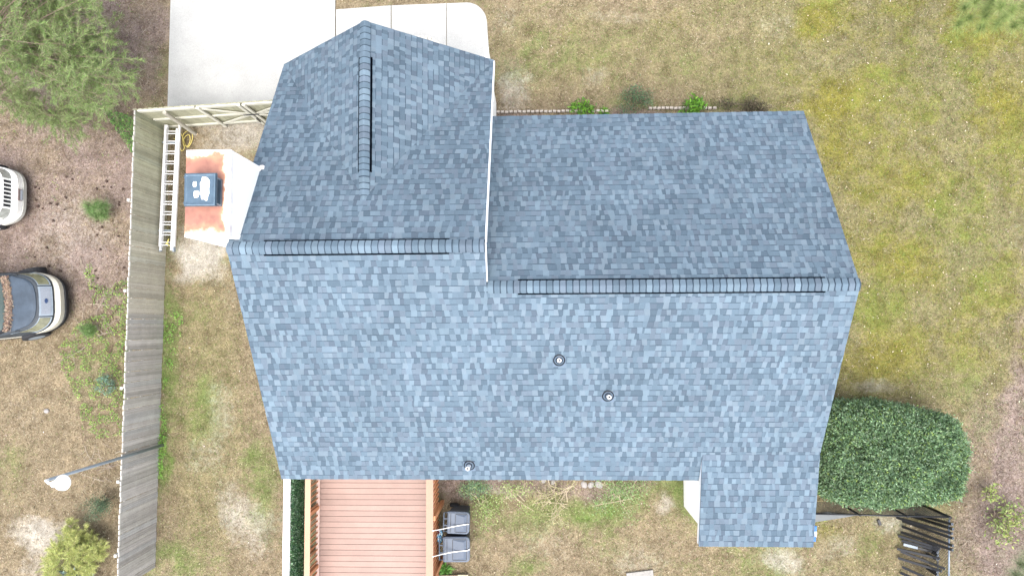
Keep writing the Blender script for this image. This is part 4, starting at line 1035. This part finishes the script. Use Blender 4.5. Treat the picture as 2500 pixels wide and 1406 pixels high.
# ---------------------------------------------------------------- vegetation
def plant_root(name, px, py, label, cat, z=0): 
    p = P(px, py, 0); return empty(name, p, 0, label, cat), p
def hedge():
    zt = 1.95; c0 = P(1990, 1110, 1.2); c1 = P(2332, 1110, 1.3); t0 = P(2180, 990, 1.6); t1 = P(2180, 1232, 1.5)
    cx, cy = (c0.x + c1.x) / 2, (t0.y + t1.y) / 2; a, b = (c1.x - c0.x) / 2 + .12, (t0.y - t1.y) / 2
    root = empty('hedge', (cx, cy, 0), 0, 'big rounded dark green clipped hedge against the right end of the house', 'hedge')
    rr2 = np.random.default_rng(12); q = rr2.uniform(-1, 1, (140000, 2)); q = q[(np.abs(q[:, 0]) ** 3.4 + np.abs(q[:, 1]) ** 3.4) < 1][:56000]
    nt_ = len(q); t = rr2.uniform(-1, 1, 26000); side = rr2.integers(0, 4, 26000); tt = (1 - np.abs(t) ** 3.4) ** (1 / 3.4)
    e = np.where((side < 2)[:, None], np.stack([t, tt * np.where(side == 0, 1, -1)], 1), np.stack([tt * np.where(side == 2, 1, -1), t], 1))
    q = np.concatenate([q, e]); n = len(q); rad = (np.abs(q[:, 0]) ** 3.4 + np.abs(q[:, 1]) ** 3.4) ** (1 / 3.4)
    thq = np.arctan2(q[:, 1], q[:, 0]); wob = 1 + .03 * np.sin(thq * 3 + 1) + .03 * np.sin(thq * 8 + 2) + .018 * np.sin(thq * 17)
    n3 = np.array([noise.fractal((u * a * 1.5, v * b * 1.5, 5), 1, 2, 3) for u, v in q]); istop = np.arange(n) < nt_
    z = np.where(istop, zt * (1 - .26 * rad ** 6) + n3 * .34, rr2.uniform(.12, 1, n) * zt * .76)
    bul = np.where(istop, 1, .93 + .09 * np.sin(z / zt * 3.4))
    x = q[:, 0] * a * wob * bul; y = q[:, 1] * b * wob * bul; x[x < -a * .97] = -a * .97
    y = np.where(y > 0, y * (1 - .13 * np.clip(x / a + .2, 0, 1.2)), y); C = np.stack([x, y, z], 1) + rr2.normal(0, .055, (n, 3)); D = rr2.normal(size=(n, 3)); D[:, 2] += .5
    D[:, 0] += 1.2 * x / a * rad ** 2; D[:, 1] += 1.2 * y / b * rad ** 2
    col = pal([(.10, .175, .08), (.15, .24, .125), (.2, .3, .18), (.055, .095, .045), (.27, .37, .23), (.22, .31, .08)], n, .2, [.22, .27, .2, .15, .1, .06])
    fast('leaves', leafV(C, D, NR.uniform(.055, .10, n), NR.uniform(.02, .034, n)), 4, col, M['leaf'], root)
    k = 260; ii = rr2.integers(0, n, k); B0 = C[ii]; dd = rr2.normal(0, .35, (k, 3)); dd[:, 2] += 1; dd = unit(dd); pts_ = np.concatenate([B0 + dd * t for t in (.06, .1, .14, .18, .22)]); D5 = rr2.normal(size=(len(pts_), 3)) + np.tile(dd, (5, 1))
    fast('shoots', leafV(pts_, D5, .07, .024), 4, pal([(.2, .32, .13), (.26, .38, .17)], len(pts_)), M['leaf'], root)
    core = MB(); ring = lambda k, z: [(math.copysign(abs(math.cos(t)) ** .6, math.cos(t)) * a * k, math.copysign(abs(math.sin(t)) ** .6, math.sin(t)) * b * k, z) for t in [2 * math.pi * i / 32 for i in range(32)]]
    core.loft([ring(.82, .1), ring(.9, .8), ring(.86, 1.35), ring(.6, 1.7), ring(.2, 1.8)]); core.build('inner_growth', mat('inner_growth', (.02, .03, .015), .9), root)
    st = MB()
    for k in range(9): 
        t = k * .7; st.tube([(math.cos(t) * .5, math.sin(t) * .4, 0), (math.cos(t) * 1.0, math.sin(t) * .8, 1.4)], [.04, .015], 6)
    st.build('trunk', M['bark'], root)
hedge()

def feathery(name, base, height, tips, label, cat, cols, seed, nl=.12, per=260, spread=.3, branch_r=.018, droop=.0, wd=.006, trunk_r=.09, bare=0):
    """tree: trunk from base, a limb to each tip (world points), each limb dressed with needle sprays"""
    rng = np.random.default_rng(seed); rr = random.Random(seed); base = Vector(base)
    root = empty(name, base, 0, label, cat)
    tr = MB(); top = Vector((rr.uniform(-.2, .2), rr.uniform(-.2, .2), height)); tr.tube([(0, 0, 0), top * .35 + Vector((.05, 0, 0)), top * .7, top], [trunk_r, trunk_r * .75, trunk_r * .45, trunk_r * .12], 10); tr.build('trunk', M['bark'], root, True)
    lb = MB(); B_, D_, Ls = [], [], []
    for tip in tips:
        tp = Vector(tip) - base; f = min(.95, max(.12, (tp.z - .35 * math.hypot(tp.x, tp.y)) / height)); st = top * f
        mid = (st + tp) / 2 + Vector((rr.uniform(-.15, .15), rr.uniform(-.15, .15), rr.uniform(-.05, .2)))
        lb.tube([st, mid, tp], [branch_r * 1.3, branch_r * .8, branch_r * .25], 5)
        dv = (tp - mid).normalized()
        for k in range(7):
            t = rr.uniform(.25, 1); o = (mid * (1 - t) + tp * t); sd = Vector((rr.gauss(0, 1), rr.gauss(0, 1), rr.gauss(0, .35))).normalized()
            sdir = (dv * .8 + sd).normalized(); ln = spread * rr.uniform(.5, 1.3); e = o + sdir * ln; e.z -= droop * ln
            lb.tube([o, (o + e) / 2 + Vector((0, 0, .02)), e], [branch_r * .35, branch_r * .25, branch_r * .12], 4, cap=False)
            m = per // 7; tt = rng.random(m); tt = tt ** .7; pts = np.array(o)[None] + (np.array(e) - np.array(o))[None] * tt[:, None]
            dd = np.array(sdir)[None] * .9 + rng.normal(0, .6, (m, 3))
            if rr.random() < bare: continue
            B_.append(pts); D_.append(dd); Ls.append(rng.uniform(.5, 1.2, m) * nl)
    lb.build('branches', M['bark'], root)
    B_, D_, Ls = np.concatenate(B_), np.concatenate(D_), np.concatenate(Ls); n = len(B_)
    fast('crown', bladeV(B_, D_, Ls, wd), 3, pal(cols, n, .2), M['leaf'], root)
    return root
green_c = [(.2, .30, .09), (.25, .36, .12), (.14, .21, .07), (.3, .4, .16), (.2, .24, .12), (.22, .19, .13)]
def in_poly(x, y, poly):
    c = False; j = len(poly) - 1
    for i in range(len(poly)):
        if (poly[i][1] > y) != (poly[j][1] > y) and x < (poly[j][0] - poly[i][0]) * (y - poly[i][1]) / (poly[j][1] - poly[i][1]) + poly[i][0]: c = not c
        j = i
    return c
def big_trees():
    rr = random.Random(21)
    outA = [(-120, -120), (290, -120), (262, 20), (305, 60), (300, 100), (345, 140), (335, 200), (345, 255), (260, 300), (180, 285), (60, 200), (-120, 160)]
    outB = [(-120, 170), (60, 210), (160, 250), (270, 300), (255, 335), (225, 350), (130, 320), (60, 290), (20, 250), (-120, 240)]
    def tips(poly, n, z0, z1, gapn):
        out = []
        xs = [p[0] for p in poly]; ys = [p[1] for p in poly]
        while len(out) < n:
            x, y = rr.uniform(min(xs), max(xs)), rr.uniform(min(ys), max(ys))
            if in_poly(x, y, poly) and noise.noise((x / 55, y / 55, 2)) > gapn: out.append(P(x, y, rr.uniform(z0, z1)))
        return out
    feathery('pine_tree', P(175, 215, 0), 5.0, tips(outA, 190, 2.0, 4.6, -.22), 'large feathery green tree with bare twigs in the top left corner', 'tree', green_c, 3, nl=.15, per=760, spread=.55, wd=.009, branch_r=.011)
    feathery('pine_tree', P(120, 280, 0), 3.2, tips(outB, 60, 1.2, 2.6, -.2), 'smaller thin feathery tree below the large one, beside the ivy patch', 'tree', green_c, 4, nl=.14, per=560, spread=.42, wd=.007, bare=.15, branch_r=.011)
    # top right pine: long needles in starbursts
    tp = [P(x, y, z) for x, y, z in ((2362, 50, 3.6), (2402, 45, 3.9), (2378, 8, 4.2), (2418, 8, 4.0), (2468, 30, 4.3), (2472, 68, 3.8), (2392, 72, 3.4), (2440, 20, 4.4), (2500, 55, 4.0), (2350, -20, 4.2), (2430, -40, 4.6), (2495, -20, 4.8), (2530, 10, 4.5), (2520, 80, 3.8), (2455, -10, 4.6), (2405, 25, 3.8), (2352, 22, 3.7), (2432, 62, 3.6), (2498, 20, 4.1), (2450, 45, 4.0), (2338, 62, 3.3))]
    starburst('pine_tree', P(2440, -60, 0), 5.2, tp, 'bright long-needled pine reaching into the top right corner', 9)
    tp = [P(x, y, z) for x, y, z in ((2490, 1375, 2.2), (2475, 1400, 2.4), (2510, 1350, 2.6), (2500, 1410, 2.4), (2530, 1390, 2.8), (2480, 1430, 2.4))]
    starburst('pine_tree', P(2520, 1400, 0), 3.2, tp, 'faint green pine reaching into the bottom right corner', 10, cols=[(.2, .24, .14), (.24, .28, .16)])
def starburst(name, base, h, tips, label, seed, cols=None, L=.42, per=400, cat='tree'):
    rng = np.random.default_rng(seed); root = empty(name, base, 0, label, cat); base = Vector(base)
    t = MB(); t.tube([(0, 0, 0), (.03, .02, h * .5), (0, 0, h)], [.08 if h > 1 else .012, .05 if h > 1 else .009, .015 if h > 1 else .004], 8); t.build('trunk', M['bark'], root, True)
    lb = MB(); B_, D_ = [], []
    for tip in tips:
        tp = Vector(tip) - base; st = Vector((0, 0, max(.05, min(h * .95, tp.z - .3 * math.hypot(tp.x, tp.y))))); lb.tube([st, (st + tp) / 2, tp], [.012 if h > 1 else .004, .009 if h > 1 else .003, .004 if h > 1 else .002], 5)
        d = np.array((tp - st).normalized()); m = per
        B_.append(np.array(tp)[None] - d[None] * rng.random((m, 1)) * L * .5); D_.append(rng.normal(size=(m, 3)) + d[None] * .7 + np.array([0, 0, .25])[None])
    lb.build('branches', M['bark'], root); B_, D_ = np.concatenate(B_), np.concatenate(D_); n = len(B_)
    fast('needles', bladeV(B_, D_, rng.uniform(.6, 1.05, n) * L, (.0045 if h > 1 else .005)), 3, pal(cols or [(.24, .33, .10), (.31, .39, .14), (.36, .42, .18), (.19, .26, .09)], n), M['leaf'], root)
big_trees()
for i, (x, y, s, lab) in enumerate(((236, 508, 1.0, 'small soft pine seedling on pine straw between the white car and the fence'), (214, 803, .55, 'tiny pine seedling in weeds right of the dark car'))):
    tp = [P(x + dx * s, y + dy * s, z * s) for dx, dy, z in ((0, 0, .8), (-16, 10, .55), (14, -4, .6), (20, 22, .35), (0, 24, .3), (-26, -8, .5), (24, -8, .5), (12, 18, .5), (-10, 14, .4), (-20, 2, .6), (24, 8, .45), (4, -12, .5))]
    starburst('pine_seedling', P(x + 10 * s, y, 0), .8 * s, tp, lab, 40 + i, L=.24 * (s + .3), per=240, cols=[(.13, .24, .07), (.18, .3, .1), (.22, .3, .14)], cat='plant')

def shrub(name, px, py, r, h, n, size, cols, label, cat='shrub', stems=6, seed=0, aspect=1.0, flat=0, wratio=.42, up=.4, hollow=0, smat=None):
    rng = np.random.default_rng(seed); root, p = plant_root(name, px, py, label, cat)
    st = MB(); rr = random.Random(seed); pts = []
    for k in range(stems):
        a = rr.uniform(0, 2 * math.pi); q = r * rr.uniform(.35, .95); e = Vector((math.cos(a) * q * aspect, math.sin(a) * q, h * rr.uniform(.5, 1))); mid = e * .5 + Vector((rr.uniform(-.1, .1) * r, rr.uniform(-.1, .1) * r, h * .15))
        st.tube([(rr.uniform(-.4, .4) * r * aspect, rr.uniform(-.35, .35) * r, 0), mid, e], [.010, .008, .004], 5, cap=False); pts += [mid * (1 - t) + e * t for t in (0, .3, .6, .85, 1)]
        for j in range(3):
            o = mid * .5 + e * .5 if j else mid; e2 = o + Vector((rr.uniform(-.4, .4) * r, rr.uniform(-.4, .4) * r, rr.uniform(0, .3) * h)); st.tube([o, e2], [.005, .002], 4, cap=False); pts += [o * .4 + e2 * .6, e2, e2]
    st.build('stems', smat or M['bark'], root)
    P0 = np.array([tuple(q) for q in pts])[rng.integers(0, len(pts), n)]
    C = P0 + rng.normal(0, 1, (n, 3)) * np.array([r * .16 * aspect, r * .16, h * .12]); C[:, 2] = np.abs(C[:, 2]) + .02
    D = rng.normal(size=(n, 3)); D[:, 2] = D[:, 2] * .5 + up; N = rng.normal(size=(n, 3)) * .6; 
    fast('leaves', leafV(C, D, rng.uniform(.6, 1.2, n) * size, rng.uniform(.8, 1.2, n) * size * wratio), 4, pal(cols, n), M['leaf'], root)
    return root
def tuft(name, px, py, r, h, n, w, cols, label, seed=0, aspect=1., cat='plant', spread=1.0):
    rng = np.random.default_rng(seed); root, p = plant_root(name, px, py, label, cat)
    a = rng.uniform(0, 2 * math.pi, n); q = np.sqrt(rng.random(n)) * r * .45; B = np.stack([np.cos(a) * q * aspect, np.sin(a) * q, np.zeros(n)], 1)
    D = np.stack([np.cos(a) * rng.uniform(.1, spread, n), np.sin(a) * rng.uniform(.1, spread, n), rng.uniform(.5, 1.1, n)], 1) + rng.normal(0, .15, (n, 3))
    L = h * rng.uniform(.6, 1.1, n); V = bladeV(B, D, L, w).reshape(-1, 3, 3)
    mid = V[:, :2].mean(1) + unit(D) * L[:, None] * .6; drop = V[:, 2].copy(); drop[:, :2] += unit(D)[:, :2] * L[:, None] * .25; drop[:, 2] -= L * .25
    sd = (V[:, 1] - V[:, 0]) * .5
    Q = np.stack([V[:, 0], V[:, 1], mid + sd * .8, mid - sd * .8], 1).reshape(-1, 3); Q2 = np.stack([mid - sd * .8, mid + sd * .8, drop + sd * .05, drop - sd * .05], 1).reshape(-1, 3)
    c = pal(cols, n); fast('blades', np.concatenate([Q, Q2]), 4, np.concatenate([c, c]), M['leaf'], root); return root
YG_ = [(.42, .46, .15), (.5, .52, .2), (.32, .37, .12), (.56, .57, .26)]
_rr = random.Random(77); _tp = []
while len(_tp) < 95:
    _x, _y = _rr.uniform(105, 262), _rr.uniform(1262, 1420)
    if in_poly(_x, _y, [(118, 1340), (150, 1296), (172, 1268), (205, 1288), (232, 1300), (258, 1345), (240, 1400), (150, 1420), (105, 1420), (112, 1375)]): _tp.append(P(_x, _y, _rr.uniform(.35, .95)))
feathery('shrub', P(195, 1350, 0), 1.0, _tp, 'big feathery yellow-green conifer shrub below the lamp', 'shrub', YG_, 6, nl=.13, per=560, spread=.22, wd=.008, branch_r=.006, trunk_r=.03)
shrub('shrub', 225, 1400, .55, .8, 420, .16, [(.16, .22, .22), (.2, .27, .27), (.12, .17, .16)], 'blue-green broad-leaved shrub at the bottom edge below the grass clump', seed=3)
shrub('shrub', 262, 1218, .5, .9, 2200, .05, [(.09, .15, .08), (.13, .19, .11), (.06, .1, .06)], 'grey-green cedar sapling against the outside of the long fence', seed=4, wratio=.3)
shrub('shrub', 275, 935, .3, .5, 600, .06, [(.12, .2, .14), (.16, .26, .2)], 'small blue-green shrub among weeds left of the fence', seed=5)
shrub('shrub', 2425, 1265, .68, .6, 520, .11, [(.26, .32, .1), (.33, .38, .14), (.18, .24, .08)], 'leafy yellow-green shrub on brown soil right of the fence pipes', seed=6, stems=12)
shrub('shrub', 2405, 1190, .38, .5, 130, .11, [(.26, .32, .1), (.33, .38, .14)], 'small yellow-green shrub right of the clipped hedge', seed=7, stems=6)
bg_ = [(.11, .26, .03), (.16, .34, .04), (.08, .18, .03)]
shrub('flowering_plant', 1416, 270, .34, .3, 240, .15, bg_, 'bright green leafy plant behind the leftmost bed edging', 'plant', seed=11, aspect=1.1, wratio=.3, stems=9)
tuft('flowering_plant', 1474, 276, .16, .18, 130, .025, bg_, 'little green plant right of the bright one in the front bed', 12)
shrub('shrub', 1550, 260, .5, .55, 3600, .045, [(.09, .17, .09), (.14, .23, .11), (.06, .12, .07), (.24, .15, .12)], 'bluish green shrub with reddish tips in the middle of the front bed', seed=13, aspect=1.2)
shrub('flowering_plant', 1692, 270, .36, .32, 300, .17, bg_, 'bright green strap-leaved plant at the right of the front bed', 'plant', seed=14, aspect=1.25, wratio=.26, stems=10)
shrub('shrub', 1812, 263, .42, .4, 3200, .05, [(.11, .085, .06), (.2, .17, .11), (.09, .095, .05), (.05, .04, .03)], 'dry brownish low shrub at the far right of the front bed', seed=15, aspect=2)
wp = mat('pale_stem', (.42, .35, .25), .8, var=.15)
gl_ = [(.24, .33, .1), (.3, .4, .14), (.17, .25, .08), (.38, .45, .22)]
shrub('shrub', 1160, 1190, .5, .7, 1100, .06, [(.1, .18, .1), (.15, .24, .14), (.22, .32, .14)], 'dark green shrub leaning over the cart nearer the house', seed=21)
shrub('shrub', 1180, 1230, .6, .75, 700, .06, gl_, 'twiggy pale-leaved shrub right of the trash carts', seed=22, stems=10, smat=wp)
shrub('shrub', 1262, 1212, .62, .6, 620, .06, gl_, 'twiggy pale-leaved shrub left of the bare stems under the rear eave', seed=23, stems=9, smat=wp)
shrub('shrub', 1360, 1210, .8, .7, 900, .05, [(.32, .31, .14), (.24, .28, .1), (.38, .36, .2)], 'woody shrub with tan bare stems under the rear eave left of the stones', seed=24, stems=18, smat=wp)
shrub('shrub', 1515, 1208, .75, .5, 2000, .055, [(.16, .27, .08), (.2, .32, .12), (.26, .34, .18)], 'low grey-green shrub right of the three pale stones', seed=25, stems=12, aspect=1.4, smat=wp)
tuft('weed', 1088, 1387, .2, .2, 140, .025, [(.14, .32, .06), (.2, .4, .1)], 'small bright weed below the larger trash cart', 31, spread=1.5)

def leaf_patch(name, polys, dens, size, hmax, cols, label, cat, seed, clump=True):
    rng = np.random.default_rng(seed); C = []
    for poly in polys:
        xs = [p[0] for p in poly]; ys = [p[1] for p in poly]; area = (max(xs) - min(xs)) * (max(ys) - min(ys)) / 83 ** 2; k = 0
        for _ in range(int(area * dens)):
            x, y = rng.uniform(min(xs), max(xs)), rng.uniform(min(ys), max(ys))
            if in_poly(x, y, poly) and (not clump or noise.noise((x / 22, y / 22, seed)) > -.12):
                z = rng.random() * hmax * (1 + noise.noise((x / 30, y / 30, 1))); C.append(P(x, y, .02 + z))
    C = np.array([tuple(c) for c in C]); n = len(C); D = rng.normal(size=(n, 3)); D[:, 2] *= .3; N = rng.normal(size=(n, 3)) * .5; N[:, 2] += 1
    o = fast(name, leafV(C, D, rng.uniform(.6, 1.3, n) * size, rng.uniform(.8, 1.2, n) * size * .55, N), 4, pal(cols, n), M['leaf'])
    return meta(o, label, cat, kind='stuff')
iv = [(.14, .25, .05), (.19, .31, .07), (.1, .17, .05), (.27, .34, .09)]
leaf_patch('ivy_cover', [[(255, 265), (325, 285), (326, 380), (300, 340), (270, 300)]], 1500, .06, .35, [(.11, .22, .05), (.16, .29, .08), (.07, .13, .05)], 'ivy spreading against the corner of the long fence', 'ivy', 1, False)
leaf_patch('ground_cover', [[(140, 850), (190, 790), (230, 770), (310, 760), (316, 900), (306, 1060), (205, 1075), (190, 980), (150, 900)], [(200, 650), (222, 640), (250, 730), (230, 745)], [(235, 700), (316, 680), (314, 760), (255, 770)]], 850, .05, .18, iv, 'green creeping weeds along the outside of the long fence', 'weeds', 2)
leaf_patch('ground_cover', [[(400, 760), (446, 760), (446, 800), (420, 900), (398, 960)], [(384, 970), (408, 1000), (404, 1170), (384, 1170)], [(388, 1060), (402, 1060), (400, 1150), (384, 1150)]], 700, .045, .12, [(.16, .34, .05), (.2, .4, .08), (.12, .26, .05)], 'bright green weeds along the inner foot of the long fence', 'weeds', 3)
leaf_patch('ground_cover', [[(0, 0), (330, 0), (330, 300), (180, 360), (0, 340)], [(230, 360), (300, 370), (300, 400), (240, 400)], [(100, 420), (150, 430), (150, 500), (115, 480)]], 40, .05, .1, iv, 'scattered green weeds under the big trees at top left', 'weeds', 4)

# grass blades and litter over the yard
def blades():
    n = 400000; rng = np.random.default_rng(3)
    g = GCH; nx = GX.shape[1]
    sel = (GPX > -60) & (GPX < 2560) & (GPY > -60) & (GPY < 1466) & (np.abs(GX.ravel()) < 18)
    sel &= ~((GPX > 408) & (GPX < 830) & (GPY < 300)) & ~((GPX > 815) & (GPX < 1192) & (GPY < 260) & (GPY > 4))
    hx = GX.ravel() ; hy = GY.ravel(); sel &= ~((hx > XL + .4) & (hx < XR - .4) & (hy > YB + .5) & (hy < YF - .5))
    idx = np.flatnonzero(sel); dens = 1 - .75 * g['sand'][idx]; dens /= dens.sum()
    pk = rng.choice(idx, n, p=dens); X = GX.ravel()[pk] + rng.uniform(-.06, .06, n); Y = GY.ravel()[pk] + rng.uniform(-.06, .06, n)
    B = np.stack([X, Y, np.full(n, .0)], 1); a = rng.uniform(0, 2 * math.pi, n); D = np.stack([np.cos(a), np.sin(a), rng.uniform(.05, .55, n)], 1)
    dry = pal([(.24, .19, .12), (.31, .26, .17), (.17, .13, .078), (.42, .37, .27), (.085, .06, .035)], n, .3)
    gr = pal([(.11, .165, .045), (.15, .21, .065), (.07, .11, .03), (.2, .25, .09)], n, .28); mo = pal([(.16, .15, .03), (.21, .19, .045), (.11, .105, .02)], n, .25)
    stw = pal([(.22, .16, .13), (.15, .10, .08), (.32, .26, .225), (.08, .055, .045)], n, .3)
    u = rng.random(n); c = np.where((u < g['green'][pk] * .75 + g['olive'][pk] * .32 + .05)[:, None], gr, dry); u = rng.random(n); c = np.where((u < g['moss'][pk] * .55)[:, None], mo, c)
    u = rng.random(n); c = np.where((u < g['straw'][pk] * .92)[:, None], stw, c)
    L = rng.uniform(.035, .095, n) * np.where(g['straw'][pk] > .5, 1.3, 1)
    o = fast('grass', bladeV(B, D, L, rng.uniform(.005, .012, n)), 3, c, M['blade']); meta(o, 'short dry and green grass and pine straw covering the yard', 'grass', kind='stuff')
    # fallen leaves
    n = 1300; pk = rng.choice(idx, n); px = GPX[pk]; keep = rng.random(n) < np.where(px > 1900, 1, .35); pk = pk[keep]; n = len(pk)
    C = np.stack([GX.ravel()[pk] + rng.uniform(-.06, .06, n), GY.ravel()[pk] + rng.uniform(-.06, .06, n), np.full(n, .03)], 1); a = rng.uniform(0, 6.28, n); D = np.stack([np.cos(a), np.sin(a), rng.normal(0, .15, n)], 1)
    N = rng.normal(0, .25, (n, 3)); N[:, 2] += 1
    o = fast('fallen_leaves', leafV(C, D, rng.uniform(.03, .075, n), rng.uniform(.015, .035, n), N), 4, pal([(.36, .29, .21), (.42, .35, .27), (.28, .19, .12), (.48, .42, .35)], n), M['litter']); meta(o, 'small pale and tan fallen leaves scattered over the lawn', 'leaves', kind='stuff')
blades()
def twigs():
    rr = random.Random(8); base = []
    for s in range(3):
        mb = MB(); p = [Vector((0, 0, .02))]; d = Vector((1, 0, 0))
        for k in range(5): d = (d + Vector((0, rr.uniform(-.3, .3), rr.uniform(-.03, .05)))).normalized(); p.append(p[-1] + d * .13)
        mb.tube(p, [.008, .0075, .006, .005, .003, .002], 5)
        for k in (1, 2, 3): mb.tube([p[k], p[k] + Vector((rr.uniform(.08, .2), rr.choice((-1, 1)) * rr.uniform(.06, .2), .04))], [.006, .002], 4)
        base.append(mb)
    tm = [mat('twig_grey', (.22, .18, .15), .85), mat('twig_brown', (.12, .08, .06), .9), mat('twig_pale', (.33, .28, .22), .85)]; proto = {}
    zones = [((260, 340), (10, 400), 'dead twig on pine straw between the top left trees and the driveway', 'twigs near the top left trees', 18, .7),
        ((330, 405), (20, 240), 'dead twig on the brown strip left of the driveway', 'twigs left of the driveway', 22, .7),
        ((80, 300), (380, 700), 'dead twig on the ground between the cars and the long fence', 'twigs between cars and fence', 16, .9),
        ((190, 300), (740, 870), 'dead stick among the weeds right of the dark car', 'sticks beside the dark car', 20, 1.7),
        ((190, 290), (1070, 1180), 'dead twig on the soil patch above the lamp pole', 'twigs above the lamp', 22, 1.0),
        ((2390, 2495), (380, 1150), 'dead twig on the brown soil along the right edge', 'twigs along the right edge', 22, .5),
        ((2340, 2440), (1230, 1400), 'dead twig on the brown soil right of the fence pipes', 'twigs beside the fence pipes', 34, .6)]
    for (x0, x1), (y0, y1), lab, grp, n, sc in zones:
        for i in range(n):
            k = rr.randrange(3), rr.randrange(3)
            if k not in proto: o = base[k[0]].build('twig', tm[k[1]]); proto[k] = o
            else: o = proto[k].copy(); S.collection.objects.link(o)
            q = P(rr.uniform(x0, x1), rr.uniform(y0, y1), .01); o.location = q; o.rotation_euler = (0, 0, rr.uniform(0, 6.28)); s = rr.uniform(.4, 1.15) * sc; o.scale = (s, s, s)
            meta(o, lab, 'twig', grp)
    # pine cones
    mb = MB(); rings = []
    for k in range(9):
        r = .032 * math.sin(math.pi * (k + .6) / 9.6) * (1.25 if k % 2 else .85); rings.append([(k * .011 - .045, r * math.cos(2 * math.pi * j / 10), .03 + r * math.sin(2 * math.pi * j / 10)) for j in range(10)])
    mb.loft(rings, capb=True); pc = mb.build('pine_cone', mat('cone_brown', (.075, .05, .04), .9)); first = True
    for i in range(46):
        o = pc if first else pc.copy()
        if not first: S.collection.objects.link(o)
        first = False; q = P(rr.uniform(85, 310), rr.uniform(420, 720), 0); o.location = q; o.rotation_euler = (0, 0, rr.uniform(0, 6.28)); s = rr.uniform(.7, 1.1); o.scale = (s, s, s)
        meta(o, 'dark pine cone on the pine straw between cars and fence', 'pine cone', 'pine cones between the cars and the fence')
twigs()
